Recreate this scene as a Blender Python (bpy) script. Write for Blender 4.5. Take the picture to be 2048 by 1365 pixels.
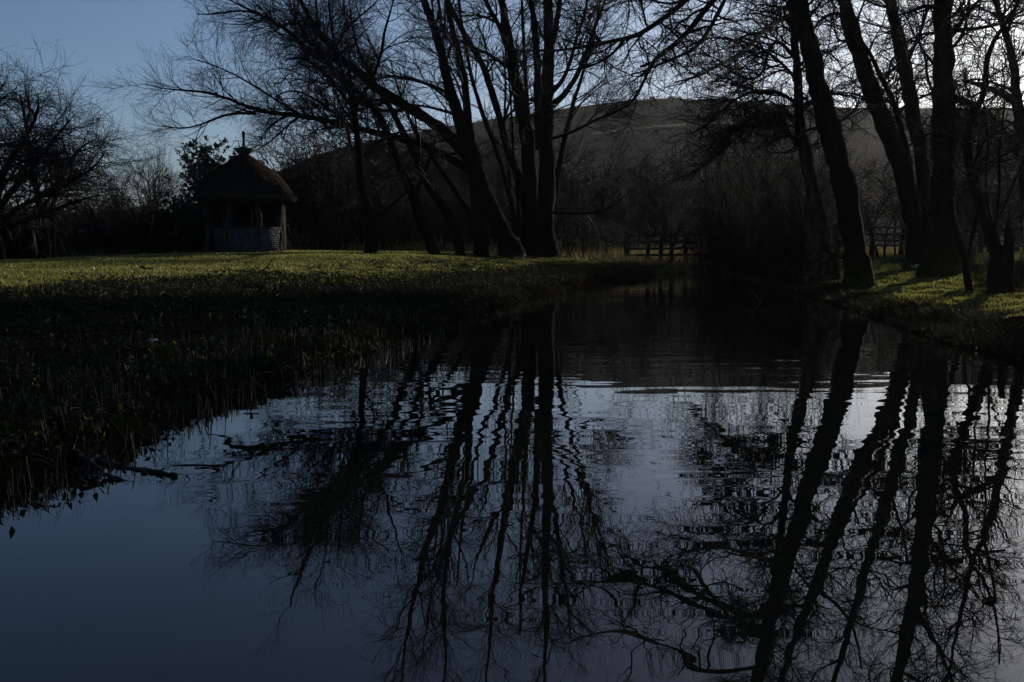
import bpy, math
import numpy as np
from mathutils import Vector

for o in list(bpy.data.objects):
    bpy.data.objects.remove(o)
SC = bpy.context.scene
COL = SC.collection
R = math.radians

# ------------------------------------------------------------------ camera
H = 1.3
F = 1991.1
PITCH = math.atan(192.0 / F)
cam_d = bpy.data.cameras.new('camera')
cam = bpy.data.objects.new('camera', cam_d)
COL.objects.link(cam)
cam.location = (0, 0, H)
cam.rotation_euler = (math.pi / 2 - PITCH, 0, 0)
cam_d.lens = 35.0
cam_d.sensor_width = 36.0
cam_d.clip_start = 0.05
cam_d.clip_end = 6000
SC.camera = cam

# ------------------------------------------------------------------ sky, sun, exposure
SUN_AZ, SUN_EL = 37.5, 17.0          # degrees right of the view direction, above horizon
world = bpy.data.worlds.new('World')
SC.world = world
world.use_nodes = True
wn = world.node_tree
wn.nodes.clear()
sky = wn.nodes.new('ShaderNodeTexSky')
sky.sky_type = 'NISHITA'
sky.sun_disc = False
sky.sun_elevation = R(SUN_EL)
sky.sun_rotation = R(SUN_AZ)
sky.air_density = 0.85
sky.dust_density = 1.4
sky.ozone_density = 4.2
bg = wn.nodes.new('ShaderNodeBackground')
bg.inputs['Strength'].default_value = 0.082
wo = wn.nodes.new('ShaderNodeOutputWorld')
wn.links.new(sky.outputs[0], bg.inputs['Color'])
wn.links.new(bg.outputs[0], wo.inputs['Surface'])

sun_d = bpy.data.lights.new('sun', 'SUN')
sun = bpy.data.objects.new('sun', sun_d)
COL.objects.link(sun)
sun_d.energy = 3.6
sun_d.angle = R(0.5)
sun_d.color = (1.0, 0.91, 0.77)
SV = Vector((math.sin(R(SUN_AZ)) * math.cos(R(SUN_EL)), math.cos(R(SUN_AZ)) * math.cos(R(SUN_EL)), math.sin(R(SUN_EL))))
sun.rotation_euler = (-SV).to_track_quat('-Z', 'Y').to_euler()
sun.location = SV * 200

SC.view_settings.view_transform = 'Standard'
try:
    SC.view_settings.look = 'None'
except Exception:
    pass
SC.view_settings.gamma = 1.0
SC.view_settings.use_curve_mapping = False
SC.view_settings.exposure = 0.0
SC.render.engine = 'CYCLES'
SC.cycles.use_denoising = True
SC.cycles.max_bounces = 6
SC.cycles.volume_bounces = 0
SC.cycles.use_adaptive_sampling = True
SC.cycles.adaptive_threshold = 0.01

# ------------------------------------------------------------------ helpers
CP, SP = math.cos(PITCH), math.sin(PITCH)


def ray(x, y):
    u = (x - 1024.0) / F
    v = (682.5 - y) / F
    return np.array([u, CP + v * SP, -SP + v * CP])


def P(x, y, Y):
    """the point seen at pixel (x, y) of the 2048 px photograph at depth Y metres"""
    d = ray(x, y)
    return np.array([0, 0, H]) + d * (Y / d[1])


def vnoise(X, Y, seed=0):
    """smooth lattice noise, -1..1"""
    xi = np.floor(X).astype(np.int64)
    yi = np.floor(Y).astype(np.int64)
    fx = X - xi
    fy = Y - yi
    fx = fx * fx * (3 - 2 * fx)
    fy = fy * fy * (3 - 2 * fy)

    def h(a, b):
        n = (a * 374761393 + b * 668265263 + seed * 974711) & 0xffffffff
        n = ((n ^ (n >> 13)) * 1274126177) & 0xffffffff
        return ((n ^ (n >> 16)) & 0xffff) / 32767.5 - 1
    return (h(xi, yi) * (1 - fx) * (1 - fy) + h(xi + 1, yi) * fx * (1 - fy) + h(xi, yi + 1) * (1 - fx) * fy + h(xi + 1, yi + 1) * fx * fy)


def norm(v):
    return v / np.maximum(np.linalg.norm(v, axis=-1, keepdims=True), 1e-9)


def mesh_raw(name, verts, loops, starts, smooth=True):
    me = bpy.data.meshes.new(name)
    me.vertices.add(len(verts))
    me.vertices.foreach_set('co', np.asarray(verts, dtype=np.float32).ravel())
    me.loops.add(len(loops))
    me.loops.foreach_set('vertex_index', np.asarray(loops, dtype=np.int32))
    me.polygons.add(len(starts))
    me.polygons.foreach_set('loop_start', np.asarray(starts, dtype=np.int32))
    if smooth:
        me.polygons.foreach_set('use_smooth', np.ones(len(starts), dtype=bool))
    me.update(calc_edges=True)
    return me


TRI = [0]


class Geo:
    """collects quads / polygons; one Geo becomes one mesh"""

    def __init__(self):
        self.v, self.q, self.t, self.n = [], [], [], 0

    def add(self, verts, quads=None, tris=None):
        verts = np.asarray(verts, dtype=float).reshape(-1, 3)
        if quads is not None and len(quads):
            self.q.append(np.asarray(quads, dtype=np.int64).reshape(-1, 4) + self.n)
        if tris is not None and len(tris):
            self.t.append(np.asarray(tris, dtype=np.int64).reshape(-1, 3) + self.n)
        self.v.append(verts)
        self.n += len(verts)
        return self

    def tubes(self, pts, rad, S=3, noise=0.0, seed=0, cap=False):
        pts = np.asarray(pts, dtype=float)
        rad = np.asarray(rad, dtype=float)
        if pts.ndim == 2:
            pts = pts[None]
            rad = rad[None]
        N, K, _ = pts.shape
        tan = np.empty_like(pts)
        tan[:, 1:-1] = pts[:, 2:] - pts[:, :-2]
        tan[:, 0] = pts[:, 1] - pts[:, 0]
        tan[:, -1] = pts[:, -1] - pts[:, -2]
        tan = norm(tan)
        mean = norm(pts[:, -1] - pts[:, 0])
        ref = np.where(np.abs(mean[:, 2:3]) < 0.7, np.array([[0, 0, 1.0]]), np.array([[1.0, 0.13, 0]]))
        u = norm(np.cross(tan, ref[:, None, :]))
        w = np.cross(tan, u)
        a = np.arange(S) * (2 * math.pi / S)
        rr = rad[:, :, None] * np.ones(S)[None, None]
        if noise:
            g = np.random.default_rng(seed)
            z = g.normal(0, 1, (N, K, S))
            z = (z + np.roll(z, 1, 2) * .6 + np.roll(z, 1, 1) * .6)
            rr = rr * (1 + noise * z)
        vv = pts[:, :, None, :] + rr[..., None] * (np.cos(a)[None, None, :, None] * u[:, :, None, :] + np.sin(a)[None, None, :, None] * w[:, :, None, :])
        base = (np.arange(N) * K * S)[:, None, None] + (np.arange(K - 1) * S)[None, :, None]
        j = np.arange(S)[None, None, :]
        jn = (j + 1) % S
        q = np.stack([base + j, base + jn, base + S + jn, base + S + j], -1).reshape(-1, 4)
        tri = None
        n0 = N * K * S
        vv = vv.reshape(-1, 3)
        if cap:
            c = pts[:, -1] + tan[:, -1] * rad[:, -1:] * .4
            vv = np.vstack([vv, c])
            b = (np.arange(N) * K * S + (K - 1) * S)[:, None] + np.arange(S)[None]
            bn = (np.arange(N) * K * S + (K - 1) * S)[:, None] + ((np.arange(S) + 1) % S)[None]
            cc = n0 + np.arange(N)[:, None] + 0 * b
            tri = np.stack([b, bn, cc], -1).reshape(-1, 3)
        return self.add(vv, q, tri)

    def box(self, c, s, rz=0.0, ax=None):
        """box centred at c with full sizes s; ax = 3x3 axes (rows)"""
        c = np.asarray(c, float)
        s = np.asarray(s, float) / 2
        k = np.array([[x, y, z] for z in (-1, 1) for y in (-1, 1) for x in (-1, 1)], float) * s
        if ax is None:
            ax = np.array([[math.cos(rz), math.sin(rz), 0], [-math.sin(rz), math.cos(rz), 0], [0, 0, 1.0]])
        return self.add(c + k @ np.asarray(ax), [[0, 2, 3, 1], [4, 5, 7, 6], [0, 1, 5, 4], [2, 6, 7, 3], [0, 4, 6, 2], [1, 3, 7, 5]])

    def beam(self, a, b, w, h):
        """rectangular bar from a to b"""
        a = np.asarray(a, float)
        b = np.asarray(b, float)
        d = norm(b - a)
        up = np.array([0, 0, 1.0]) if abs(d[2]) < .9 else np.array([0, 1.0, 0])
        s = norm(np.cross(d, up))
        t = np.cross(s, d)
        return self.box((a + b) / 2, (np.linalg.norm(b - a), w, h), ax=np.array([d, s, t]))

    def leaves(self, pos, dirn, size, width, rng, bend=.25):
        """leaf = two quads folded on the midrib, 4 triangles"""
        N = len(pos)
        d = norm(dirn)
        up = norm(rng.normal(0, 1, (N, 3)))
        s = norm(np.cross(d, up))
        n = np.cross(s, d)
        size = np.asarray(size)[:, None]
        wd = size * width
        b = pos
        m = pos + d * size * .5 + n * size * .06
        t = pos + d * size - n * size * bend
        l = pos + d * size * .45 + s * wd * .5 + n * size * bend * .5
        r = pos + d * size * .45 - s * wd * .5 + n * size * bend * .5
        vv = np.stack([b, m, t, l, r], 1).reshape(-1, 3)
        k = (np.arange(N) * 5)[:, None]
        tr = np.concatenate([k + np.array([[0, 1, 3]]), k + np.array([[3, 1, 2]]), k + np.array([[0, 4, 1]]), k + np.array([[4, 2, 1]])])
        return self.add(vv, None, tr)

    def build(self, name, mat, parent=None, origin=None, smooth=True, loc=None):
        V = np.vstack(self.v)
        if origin is not None:
            V = V - np.asarray(origin)
        q = np.vstack(self.q) if self.q else np.zeros((0, 4), int)
        t = np.vstack(self.t) if self.t else np.zeros((0, 3), int)
        loops = np.concatenate([q.ravel(), t.ravel()])
        starts = np.concatenate([np.arange(len(q)) * 4, len(q) * 4 + np.arange(len(t)) * 3])
        me = mesh_raw(name, V, loops, starts, smooth)
        TRI[0] += len(q) * 2 + len(t)
        if mat:
            me.materials.append(mat)
        o = bpy.data.objects.new(name, me)
        COL.objects.link(o)
        if parent is not None:
            o.parent = parent
        elif origin is not None:
            o.location = origin
        if loc is not None:
            o.location = loc
        return o


def tag(o, label, cat, group=None):
    o['label'] = label
    o['category'] = cat
    if group:
        o['group'] = group
    return o


def thing(name, loc, label, cat, group=None):
    o = bpy.data.objects.new(name, None)
    COL.objects.link(o)
    o.location = [float(c) for c in loc]
    o.empty_display_size = .3
    return tag(o, label, cat, group)


def dup(root, loc, rz, sc, label=None, group=None):
    r = root.copy()
    COL.objects.link(r)
    r.location = [float(c) for c in loc]
    r.rotation_euler = (0, 0, rz)
    r.scale = sc if hasattr(sc, '__len__') else (sc, sc, sc)
    if label:
        r['label'] = label
    if group:
        r['group'] = group
    for ch in list(root.children):
        c = ch.copy()
        COL.objects.link(c)
        c.parent = r
    return r


def structure(o):
    o['kind'] = 'structure'
    return o


def stuff(o, label=None):
    o['kind'] = 'stuff'
    if label:
        o['label'] = label
    return o


# ------------------------------------------------------------------ materials
class M:
    def __init__(self, name):
        self.m = bpy.data.materials.new(name)
        self.m.use_nodes = True
        self.t = self.m.node_tree
        self.b = self.t.nodes['Principled BSDF']
        self.out = [n for n in self.t.nodes if n.type == 'OUTPUT_MATERIAL'][0]

    def n(self, ty, **kw):
        x = self.t.nodes.new(ty)
        for k, v in kw.items():
            setattr(x, k, v)
        return x

    def l(self, a, b):
        self.t.links.new(a, b)

    def coords(self, scale=(1, 1, 1), geo=False):
        if geo:
            c = self.n('ShaderNodeNewGeometry').outputs['Position']
        else:
            c = self.n('ShaderNodeTexCoord').outputs['Object']
        mp = self.n('ShaderNodeMapping')
        mp.inputs['Scale'].default_value = scale
        self.l(c, mp.inputs[0])
        return mp.outputs[0]

    def noise(self, vec, scale, detail=4, rough=.55):
        x = self.n('ShaderNodeTexNoise')
        x.inputs['Scale'].default_value = scale
        x.inputs['Detail'].default_value = detail
        x.inputs['Roughness'].default_value = rough
        self.l(vec, x.inputs['Vector'])
        return x.outputs['Fac']

    def ramp(self, fac, stops):
        x = self.n('ShaderNodeValToRGB')
        e = x.color_ramp.elements
        while len(e) < len(stops):
            e.new(0.5)
        for i, (p, c) in enumerate(stops):
            e[i].position = p
            e[i].color = (*c, 1) if len(c) == 3 else c
        self.l(fac, x.inputs['Fac'])
        return x.outputs['Color']

    def mix(self, fac, a, b):
        x = self.n('ShaderNodeMix', data_type='RGBA')
        if isinstance(fac, (int, float)):
            x.inputs[0].default_value = fac
        else:
            self.l(fac, x.inputs[0])
        for i, c in ((6, a), (7, b)):
            if isinstance(c, tuple):
                x.inputs[i].default_value = (*c, 1)
            else:
                self.l(c, x.inputs[i])
        return x.outputs[2]

    def bump(self, fac, strength, dist):
        x = self.n('ShaderNodeBump')
        x.inputs['Strength'].default_value = strength
        x.inputs['Distance'].default_value = dist
        self.l(fac, x.inputs['Height'])
        self.l(x.outputs[0], self.b.inputs['Normal'])

    def set(self, rough=.9, spec=.2, col=None):
        self.b.inputs['Roughness'].default_value = rough
        self.b.inputs['Specular IOR Level'].default_value = spec
        if col is not None:
            if isinstance(col, tuple):
                self.b.inputs['Base Color'].default_value = (*col, 1)
            else:
                self.l(col, self.b.inputs['Base Color'])
        return self.m


def simple(name, stops, scale=6, stretch=(1, 1, 1), rough=.9, spec=.15, bump=(.5, .02), detail=5):
    m = M(name)
    v = m.coords(stretch)
    f = m.noise(v, scale, detail)
    c = m.ramp(f, stops)
    if bump:
        m.bump(m.noise(v, scale * 2.3, detail), *bump)
    return m.set(rough, spec, c)


def leafy(name, stops, scale=9, trans=.5, rough=.45, spec=.4, tcol=(.10, .13, .02)):
    """thin leaf: glossy front, light glows through"""
    m = M(name)
    v = m.coords(geo=True)
    c = m.ramp(m.noise(v, scale, 3), stops)
    m.set(rough, spec, c)
    tr = m.n('ShaderNodeBsdfTranslucent')
    tr.inputs['Color'].default_value = (*tcol, 1)
    mx = m.n('ShaderNodeMixShader')
    mx.inputs[0].default_value = trans
    m.l(m.b.outputs[0], mx.inputs[1])
    m.l(tr.outputs[0], mx.inputs[2])
    m.l(mx.outputs[0], m.out.inputs['Surface'])
    return m.m


def bark(name, dark, light, moss=None, moss_top=1.6):
    m = M(name)
    v = m.coords((1, 1, .22))
    f = m.noise(v, 14, 6, .65)
    c = m.ramp(f, [(.3, dark), (.7, light)])
    if moss:
        xyz = m.n('ShaderNodeSeparateXYZ')
        m.l(m.n('ShaderNodeTexCoord').outputs['Object'], xyz.inputs[0])
        hgt = m.n('ShaderNodeMapRange')
        hgt.inputs['From Min'].default_value = 0
        hgt.inputs['From Max'].default_value = moss_top
        hgt.inputs['To Min'].default_value = .68
        hgt.inputs['To Max'].default_value = .18
        m.l(xyz.outputs[2], hgt.inputs['Value'])
        n2 = m.noise(m.coords(), 16, 5, .7)
        gt = m.n('ShaderNodeMath', operation='SUBTRACT')
        m.l(hgt.outputs[0], gt.inputs[0])
        m.l(n2, gt.inputs[1])
        ml = m.n('ShaderNodeMath', operation='MULTIPLY', use_clamp=True)
        m.l(gt.outputs[0], ml.inputs[0])
        ml.inputs[1].default_value = 1.8
        c = m.mix(ml.outputs[0], c, moss)
    m.bump(f, .9, .04)
    return m.set(1.0, .03, c)


MAT = {}
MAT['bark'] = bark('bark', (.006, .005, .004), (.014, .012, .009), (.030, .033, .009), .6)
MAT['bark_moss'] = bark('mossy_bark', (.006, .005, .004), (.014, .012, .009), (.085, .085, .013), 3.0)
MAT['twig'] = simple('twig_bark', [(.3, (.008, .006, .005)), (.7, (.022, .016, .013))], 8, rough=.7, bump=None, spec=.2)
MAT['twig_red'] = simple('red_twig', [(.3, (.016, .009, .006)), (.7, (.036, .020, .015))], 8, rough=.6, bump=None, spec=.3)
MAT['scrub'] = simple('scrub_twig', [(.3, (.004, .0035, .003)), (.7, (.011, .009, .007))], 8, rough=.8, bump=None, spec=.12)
MAT['thatch'] = simple('thatch', [(.25, (.024, .017, .011)), (.75, (.075, .055, .036))], 30, (1, 1, .25), bump=(1, .03))
MAT['lead'] = simple('lead_sheet', [(.3, (.05, .075, .08)), (.7, (.10, .14, .145))], 6, rough=.6, spec=.4, bump=(.3, .01))
MAT['oak'] = simple('weathered_oak', [(.3, (.026, .022, .018)), (.7, (.062, .054, .044))], 10, (1, 1, .2), bump=(.6, .01))
MAT['pale_wood'] = simple('pale_batten_wood', [(.3, (.16, .12, .075)), (.7, (.26, .20, .13))], 10, (1, 1, .2), bump=(.4, .006))
MAT['board'] = simple('dark_board', [(.3, (.010, .008, .006)), (.7, (.022, .018, .014))], 9, (3, 3, .3), bump=(.4, .01))
MAT['mortar'] = simple('lime_mortar', [(.3, (.040, .044, .045)), (.7, (.075, .08, .078))], 25, bump=(.6, .01))
MAT['flint'] = simple('flint', [(.3, (.025, .032, .038)), (.55, (.055, .068, .078)), (.75, (.16, .18, .19))], 9, rough=.8, spec=.15, bump=(.2, .01), detail=2)
MAT['rail'] = simple('fence_wood', [(.3, (.022, .019, .015)), (.7, (.055, .048, .038))], 9, (1, 1, 1), bump=(.5, .01))
MAT['pale'] = simple('pale_scrap', [(.3, (.50, .46, .38)), (.7, (.75, .72, .64))], 20, rough=.5, bump=(.4, .005))
MAT['litter'] = leafy('litter_leaf', [(.3, (.008, .006, .004)), (.5, (.008, .011, .004)), (.7, (.020, .016, .009))], 6, .15, .7, .12, (.025, .025, .008))
MAT['weed'] = leafy('weed_leaf', [(.3, (.006, .010, .004)), (.7, (.016, .024, .008))], 5, .2, .7, .12, (.03, .04, .008))
MAT['dock'] = leafy('dock_leaf', [(.3, (.05, .08, .012)), (.7, (.09, .11, .02))], 5, .6, .4, .4, (.16, .20, .03))
MAT['dock_yellow'] = leafy('yellow_leaf', [(.3, (.14, .10, .012)), (.7, (.19, .13, .02))], 5, .6, .4, .4, (.30, .20, .02))
MAT['holly'] = leafy('evergreen_leaf', [(.3, (.010, .018, .010)), (.7, (.028, .040, .020))], 3, .15, .3, .5, (.03, .045, .012))
MAT['blade'] = leafy('grass_blade', [(.3, (.045, .060, .014)), (.7, (.085, .095, .026))], 1.2, .5, .4, .3, (.26, .26, .06))
MAT['stem'] = simple('dead_stem', [(.3, (.012, .008, .005)), (.55, (.035, .022, .014)), (.72, (.13, .10, .07))], 4, rough=.45, spec=.35, bump=None)
MAT['bulb_leaf'] = leafy('bulb_leaf', [(.3, (.012, .028, .014)), (.7, (.025, .050, .025))], 5, .3, .35, .4, (.03, .07, .02))
MAT['petal_white'] = leafy('white_petal', [(.3, (.65, .65, .6)), (.7, (.8, .8, .75))], 5, .4, .5, .3, (.6, .6, .5))
MAT['petal_orange'] = leafy('orange_petal', [(.3, (.5, .16, .02)), (.7, (.65, .25, .03))], 5, .4, .5, .3, (.6, .2, .02))
MAT['mast'] = simple('mast_steel', [(.3, (.2, .2, .2)), (.7, (.3, .3, .3))], 4, bump=None)
MAT['tuft'] = leafy('tuft_grass', [(.3, (.006, .007, .003)), (.6, (.013, .014, .006)), (.8, (.038, .032, .018))], 3, .25, .7, .12, (.022, .022, .007))
MAT['reed'] = leafy('dry_grass', [(.3, (.11, .085, .04)), (.7, (.20, .16, .08))], 2, .4, .6, .2, (.20, .16, .06))


def mat_ground():
    m = M('ground')
    v = m.coords(geo=True)
    at = m.n('ShaderNodeAttribute', attribute_name='cover')
    big = m.noise(v, .35, 4)
    fine = m.noise(v, 22, 5, .65)
    soil = m.ramp(m.noise(v, 7, 6, .65), [(.3, (.005, .004, .003)), (.6, (.013, .010, .006)), (.8, (.018, .019, .008))])
    lawn = m.mix(big, m.ramp(fine, [(.3, (.040, .050, .013)), (.75, (.085, .092, .026))]), m.ramp(fine, [(.3, (.060, .062, .022)), (.75, (.105, .103, .042))]))
    field = m.ramp(m.noise(v, .8, 5), [(.3, (.085, .078, .036)), (.7, (.16, .14, .066))])
    sep = m.n('ShaderNodeSeparateColor')
    m.l(at.outputs['Color'], sep.inputs[0])
    c = m.mix(sep.outputs[0], soil, lawn)
    c = m.mix(sep.outputs[1], c, field)
    m.bump(m.noise(v, 30, 4, .7), 1.0, .03)
    return m.set(1.0, .0, c)


MAT['ground'] = mat_ground()


def mat_hill():
    m = M('hill_turf')
    v = m.coords(geo=True)
    f = m.noise(v, .012, 5)
    c = m.ramp(f, [(.3, (.020, .017, .013)), (.7, (.042, .036, .028))])
    f2 = m.ramp(m.noise(v, .09, 6, .65), [(.38, (.25, .25, .25)), (.62, (1, 1, 1))])
    mu = m.n('ShaderNodeMix', data_type='RGBA', blend_type='MULTIPLY')
    mu.inputs[0].default_value = .6
    m.l(c, mu.inputs[6])
    m.l(f2, mu.inputs[7])
    return m.set(1, .0, mu.outputs[2])


MAT['hill'] = mat_hill()
MAT['track'] = simple('track_turf', [(.3, (.035, .035, .022)), (.7, (.052, .05, .03))], .2, bump=None)


def mat_water():
    m = M('water')
    m.set(.0, .5, (.004, .005, .004))
    m.b.inputs['IOR'].default_value = 1.33
    # long-crested ripples running toward the camera, calmer in patches
    a = m.noise(m.coords((1.05, 2.9, 1), geo=True), 1.0, 1.5, .4)
    b = m.noise(m.coords((1.5, 5.0, 1), geo=True), 1.0, 1, .4)
    c = m.noise(m.coords((.3, .9, 1), geo=True), 1.0, 1, .4)
    mask = m.n('ShaderNodeMapRange')
    mask.inputs['From Min'].default_value = .38
    mask.inputs['From Max'].default_value = .66
    mask.inputs['To Min'].default_value = .12
    mask.inputs['To Max'].default_value = 1.0
    m.l(m.noise(m.coords((.35, .5, 1), geo=True), 1.0, 2), mask.inputs['Value'])
    s = m.n('ShaderNodeMath', operation='MULTIPLY_ADD')
    m.l(b, s.inputs[0])
    s.inputs[1].default_value = .2
    m.l(a, s.inputs[2])
    s2 = m.n('ShaderNodeMath', operation='MULTIPLY')
    m.l(s.outputs[0], s2.inputs[0])
    m.l(mask.outputs[0], s2.inputs[1])
    s3 = m.n('ShaderNodeMath', operation='MULTIPLY_ADD')
    m.l(c, s3.inputs[0])
    s3.inputs[1].default_value = .35
    m.l(s2.outputs[0], s3.inputs[2])
    sx = m.n('ShaderNodeSeparateXYZ')
    m.l(m.coords(geo=True), sx.inputs[0])
    lee = m.n('ShaderNodeMapRange')
    lee.inputs['From Min'].default_value = 3.0
    lee.inputs['From Max'].default_value = 7.0
    lee.inputs['To Min'].default_value = .38
    lee.inputs['To Max'].default_value = 1.0
    m.l(sx.outputs[1], lee.inputs['Value'])
    s4 = m.n('ShaderNodeMath', operation='MULTIPLY')
    m.l(s3.outputs[0], s4.inputs[0])
    m.l(lee.outputs[0], s4.inputs[1])
    m.bump(s4.outputs[0], 1.0, .0054)
    return m.m


MAT['water'] = mat_water()

# ------------------------------------------------------------------ terrain
LEFT_PX = [(1395, 544), (1310, 550), (1200, 566), (1090, 590), (1000, 612), (900, 640), (850, 665), (740, 708), (600, 748), (500, 778), (400, 808), (300, 855), (200, 905), (0, 962)]
RIGHT_PX = [(2300, 850), (2048, 735), (1960, 706), (1900, 692), (1800, 658), (1700, 622), (1600, 592), (1500, 560), (1430, 546)]


def water_pt(x, y):
    d = ray(x, y)
    k = -H / d[2]
    return (d[0] * k, d[1] * k)


LEFT = [water_pt(*p) for p in LEFT_PX] + [(-4.2, 3.6), (-5.2, 1.6), (-5.6, 1.2)]
RIGHT = [(4.6, 1.2), (4.8, 3.5), (5.0, 5.5)] + [water_pt(*p) for p in RIGHT_PX]
LEFT = np.array(LEFT)
RIGHT = np.array(RIGHT)
POLY = np.vstack([LEFT, RIGHT])


def seg_dist(X, Y, line):
    d = np.full(X.shape, 1e9)
    for a, b in zip(line[:-1], line[1:]):
        ab = b - a
        L2 = (ab ** 2).sum()
        t = np.clip(((X - a[0]) * ab[0] + (Y - a[1]) * ab[1]) / L2, 0, 1)
        d = np.minimum(d, np.hypot(X - a[0] - t * ab[0], Y - a[1] - t * ab[1]))
    return d


def inside(X, Y):
    r = np.zeros(X.shape, bool)
    for a, b in zip(POLY, np.roll(POLY, -1, 0)):
        c = ((a[1] > Y) != (b[1] > Y)) & (X < (b[0] - a[0]) * (Y - a[1]) / (b[1] - a[1] + 1e-12) + a[0])
        r ^= c
    return r


def smooth(a, b, x):
    t = np.clip((x - a) / (b - a), 0, 1)
    return t * t * (3 - 2 * t)


def ground(X, Y, full=False):
    X = np.asarray(X, float)
    Y = np.asarray(Y, float)
    wob = .16 * vnoise(X * 1.3, Y * 1.3, 3) + .06 * vnoise(X * 4, Y * 4, 4)
    dL = np.maximum(seg_dist(X, Y, LEFT) , 1e-3)
    dR = np.maximum(seg_dist(X, Y, RIGHT), 1e-3)
    ins = inside(X, Y)
    k = 1 + .55 * smooth(14, 36, Y)
    zL = np.interp(dL + wob, [0, .25, 1, 3, 6, 12, 20, 60], [.0, .15, .23, .36, .57, .70, .78, .80]) * k
    zL = np.where(zL > .98, .98 + (zL - .98) * .12, zL)
    zR = np.interp(dR + wob, [0, .3, 1, 4, 8, 14, 25, 60], [.0, .05, .11, .32, .66, .90, .96, .9]) * (1 + .25 * smooth(14, 36, Y))
    wl, wr = 1 / dL ** 2, 1 / dR ** 2
    z = (zL * wl + zR * wr) / (wl + wr)
    far = smooth(45, 75, np.hypot(X, Y))
    z = z * (1 - far) + .85 * far
    z = z - .30 * smooth(9, 17, -X) * smooth(18, 30, Y) * (1 - smooth(44, 56, Y))
    d = np.minimum(dL, dR)
    z = z + .07 * vnoise(X * 2.2, Y * 2.2, 5) * np.clip(d * 1.5, 0, 1) * (1 - smooth(3.5, 6, d))
    z = z + (.035 * vnoise(X * .5, Y * .5, 1) + .02 * vnoise(X * 1.7, Y * 1.7, 2)) * np.clip(d, 0, 1) * (1 - far * .7)
    z = np.where(ins, -.04 - .4 * smooth(0, 1.5, d), np.maximum(z, .012))
    if full:
        return z, dL, dR, ins
    return z


def g1(x, y):
    return float(ground(np.array([x]), np.array([y]))[0])


def place(x, y, maxd=120.0):
    """where the ray through pixel (x, y) meets the ground"""
    d = ray(x, y)
    ks = np.geomspace(3, maxd, 1500) / d[1]
    pts = np.array([0, 0, H]) + ks[:, None] * d
    gz = np.maximum(ground(pts[:, 0], pts[:, 1]), 0)
    below = np.nonzero(pts[:, 2] <= gz)[0]
    i = below[0] if len(below) else len(ks) - 1
    return np.array([pts[i, 0], pts[i, 1], gz[i]])


def at_depth(x, Y):
    """ground point on the picture column x at depth Y"""
    X = (x - 1024) / F * Y
    return np.array([X, Y, g1(X, Y)])


def border(px):
    w = np.array([place(x, y) for x, y in px])
    return w[:, 0] / w[:, 1], w[:, 1]


BL = border([(-60, 596), (0, 590), (200, 570), (400, 562), (600, 560), (800, 555), (900, 546), (1050, 533), (1150, 527)])
BR = border([(1560, 556), (1640, 563), (1740, 592), (1850, 612), (1950, 628), (2048, 645), (2200, 680)])


def lawn_side(X, Y, dL, dR):
    """metres past the edge where bank growth gives way to mown turf"""
    u = X / np.maximum(Y, .5)
    yb = np.where(dL < dR, np.interp(u, *BL), np.interp(u, *BR))
    return Y - yb


def build_ground():
    xs = np.concatenate([-np.geomspace(1200, 32, 26), np.arange(-30, -9, .55), np.arange(-9, 15, .2), np.arange(15, 34, .55), np.geomspace(36, 1200, 26)])
    ys = np.concatenate([np.array([-60, -30, -15, -8, -4, -2, -1]), np.arange(0, 26, .2), np.arange(26, 60, .45), np.geomspace(61, 1200, 40)])
    X, Y = np.meshgrid(xs, ys)
    z, dL, dR, ins = ground(X.ravel(), Y.ravel(), True)
    V = np.stack([X.ravel(), Y.ravel(), z], 1)
    nx, ny = len(xs), len(ys)
    i = np.arange(nx - 1)[None] + (np.arange(ny - 1) * nx)[:, None]
    q = np.stack([i, i + 1, i + 1 + nx, i + nx], -1).reshape(-1, 4)
    o = Geo().add(V, q).build('ground', MAT['ground'])
    x, y = X.ravel(), Y.ravel()
    wob = 1.1 * vnoise(x * .8, y * .8, 7) + .5 * vnoise(x * 2.6, y * 2.6, 8)
    lawn = smooth(-.3, 1.2, lawn_side(x, y, dL, dR) + wob)
    lawn = np.where(ins, 0, lawn)
    field = smooth(45, 50, y)
    lawn = np.where(field > .5, 1, lawn)
    ca = o.data.color_attributes.new('cover', 'FLOAT_COLOR', 'POINT')
    c = np.zeros((len(x), 4), np.float32)
    c[:, 0] = lawn
    c[:, 1] = field
    c[:, 3] = 1
    ca.data.foreach_set('color', c.ravel())
    return structure(o)


build_ground()
wx = np.array([-9, 13.0])
wy = np.array([0.9, 54.0])
structure(Geo().add([[-9, .9, 0], [16, .9, 0], [16, 54, 0], [-9, 54, 0]], [[0, 1, 2, 3]]).build('water', MAT['water'], smooth=False))


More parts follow.
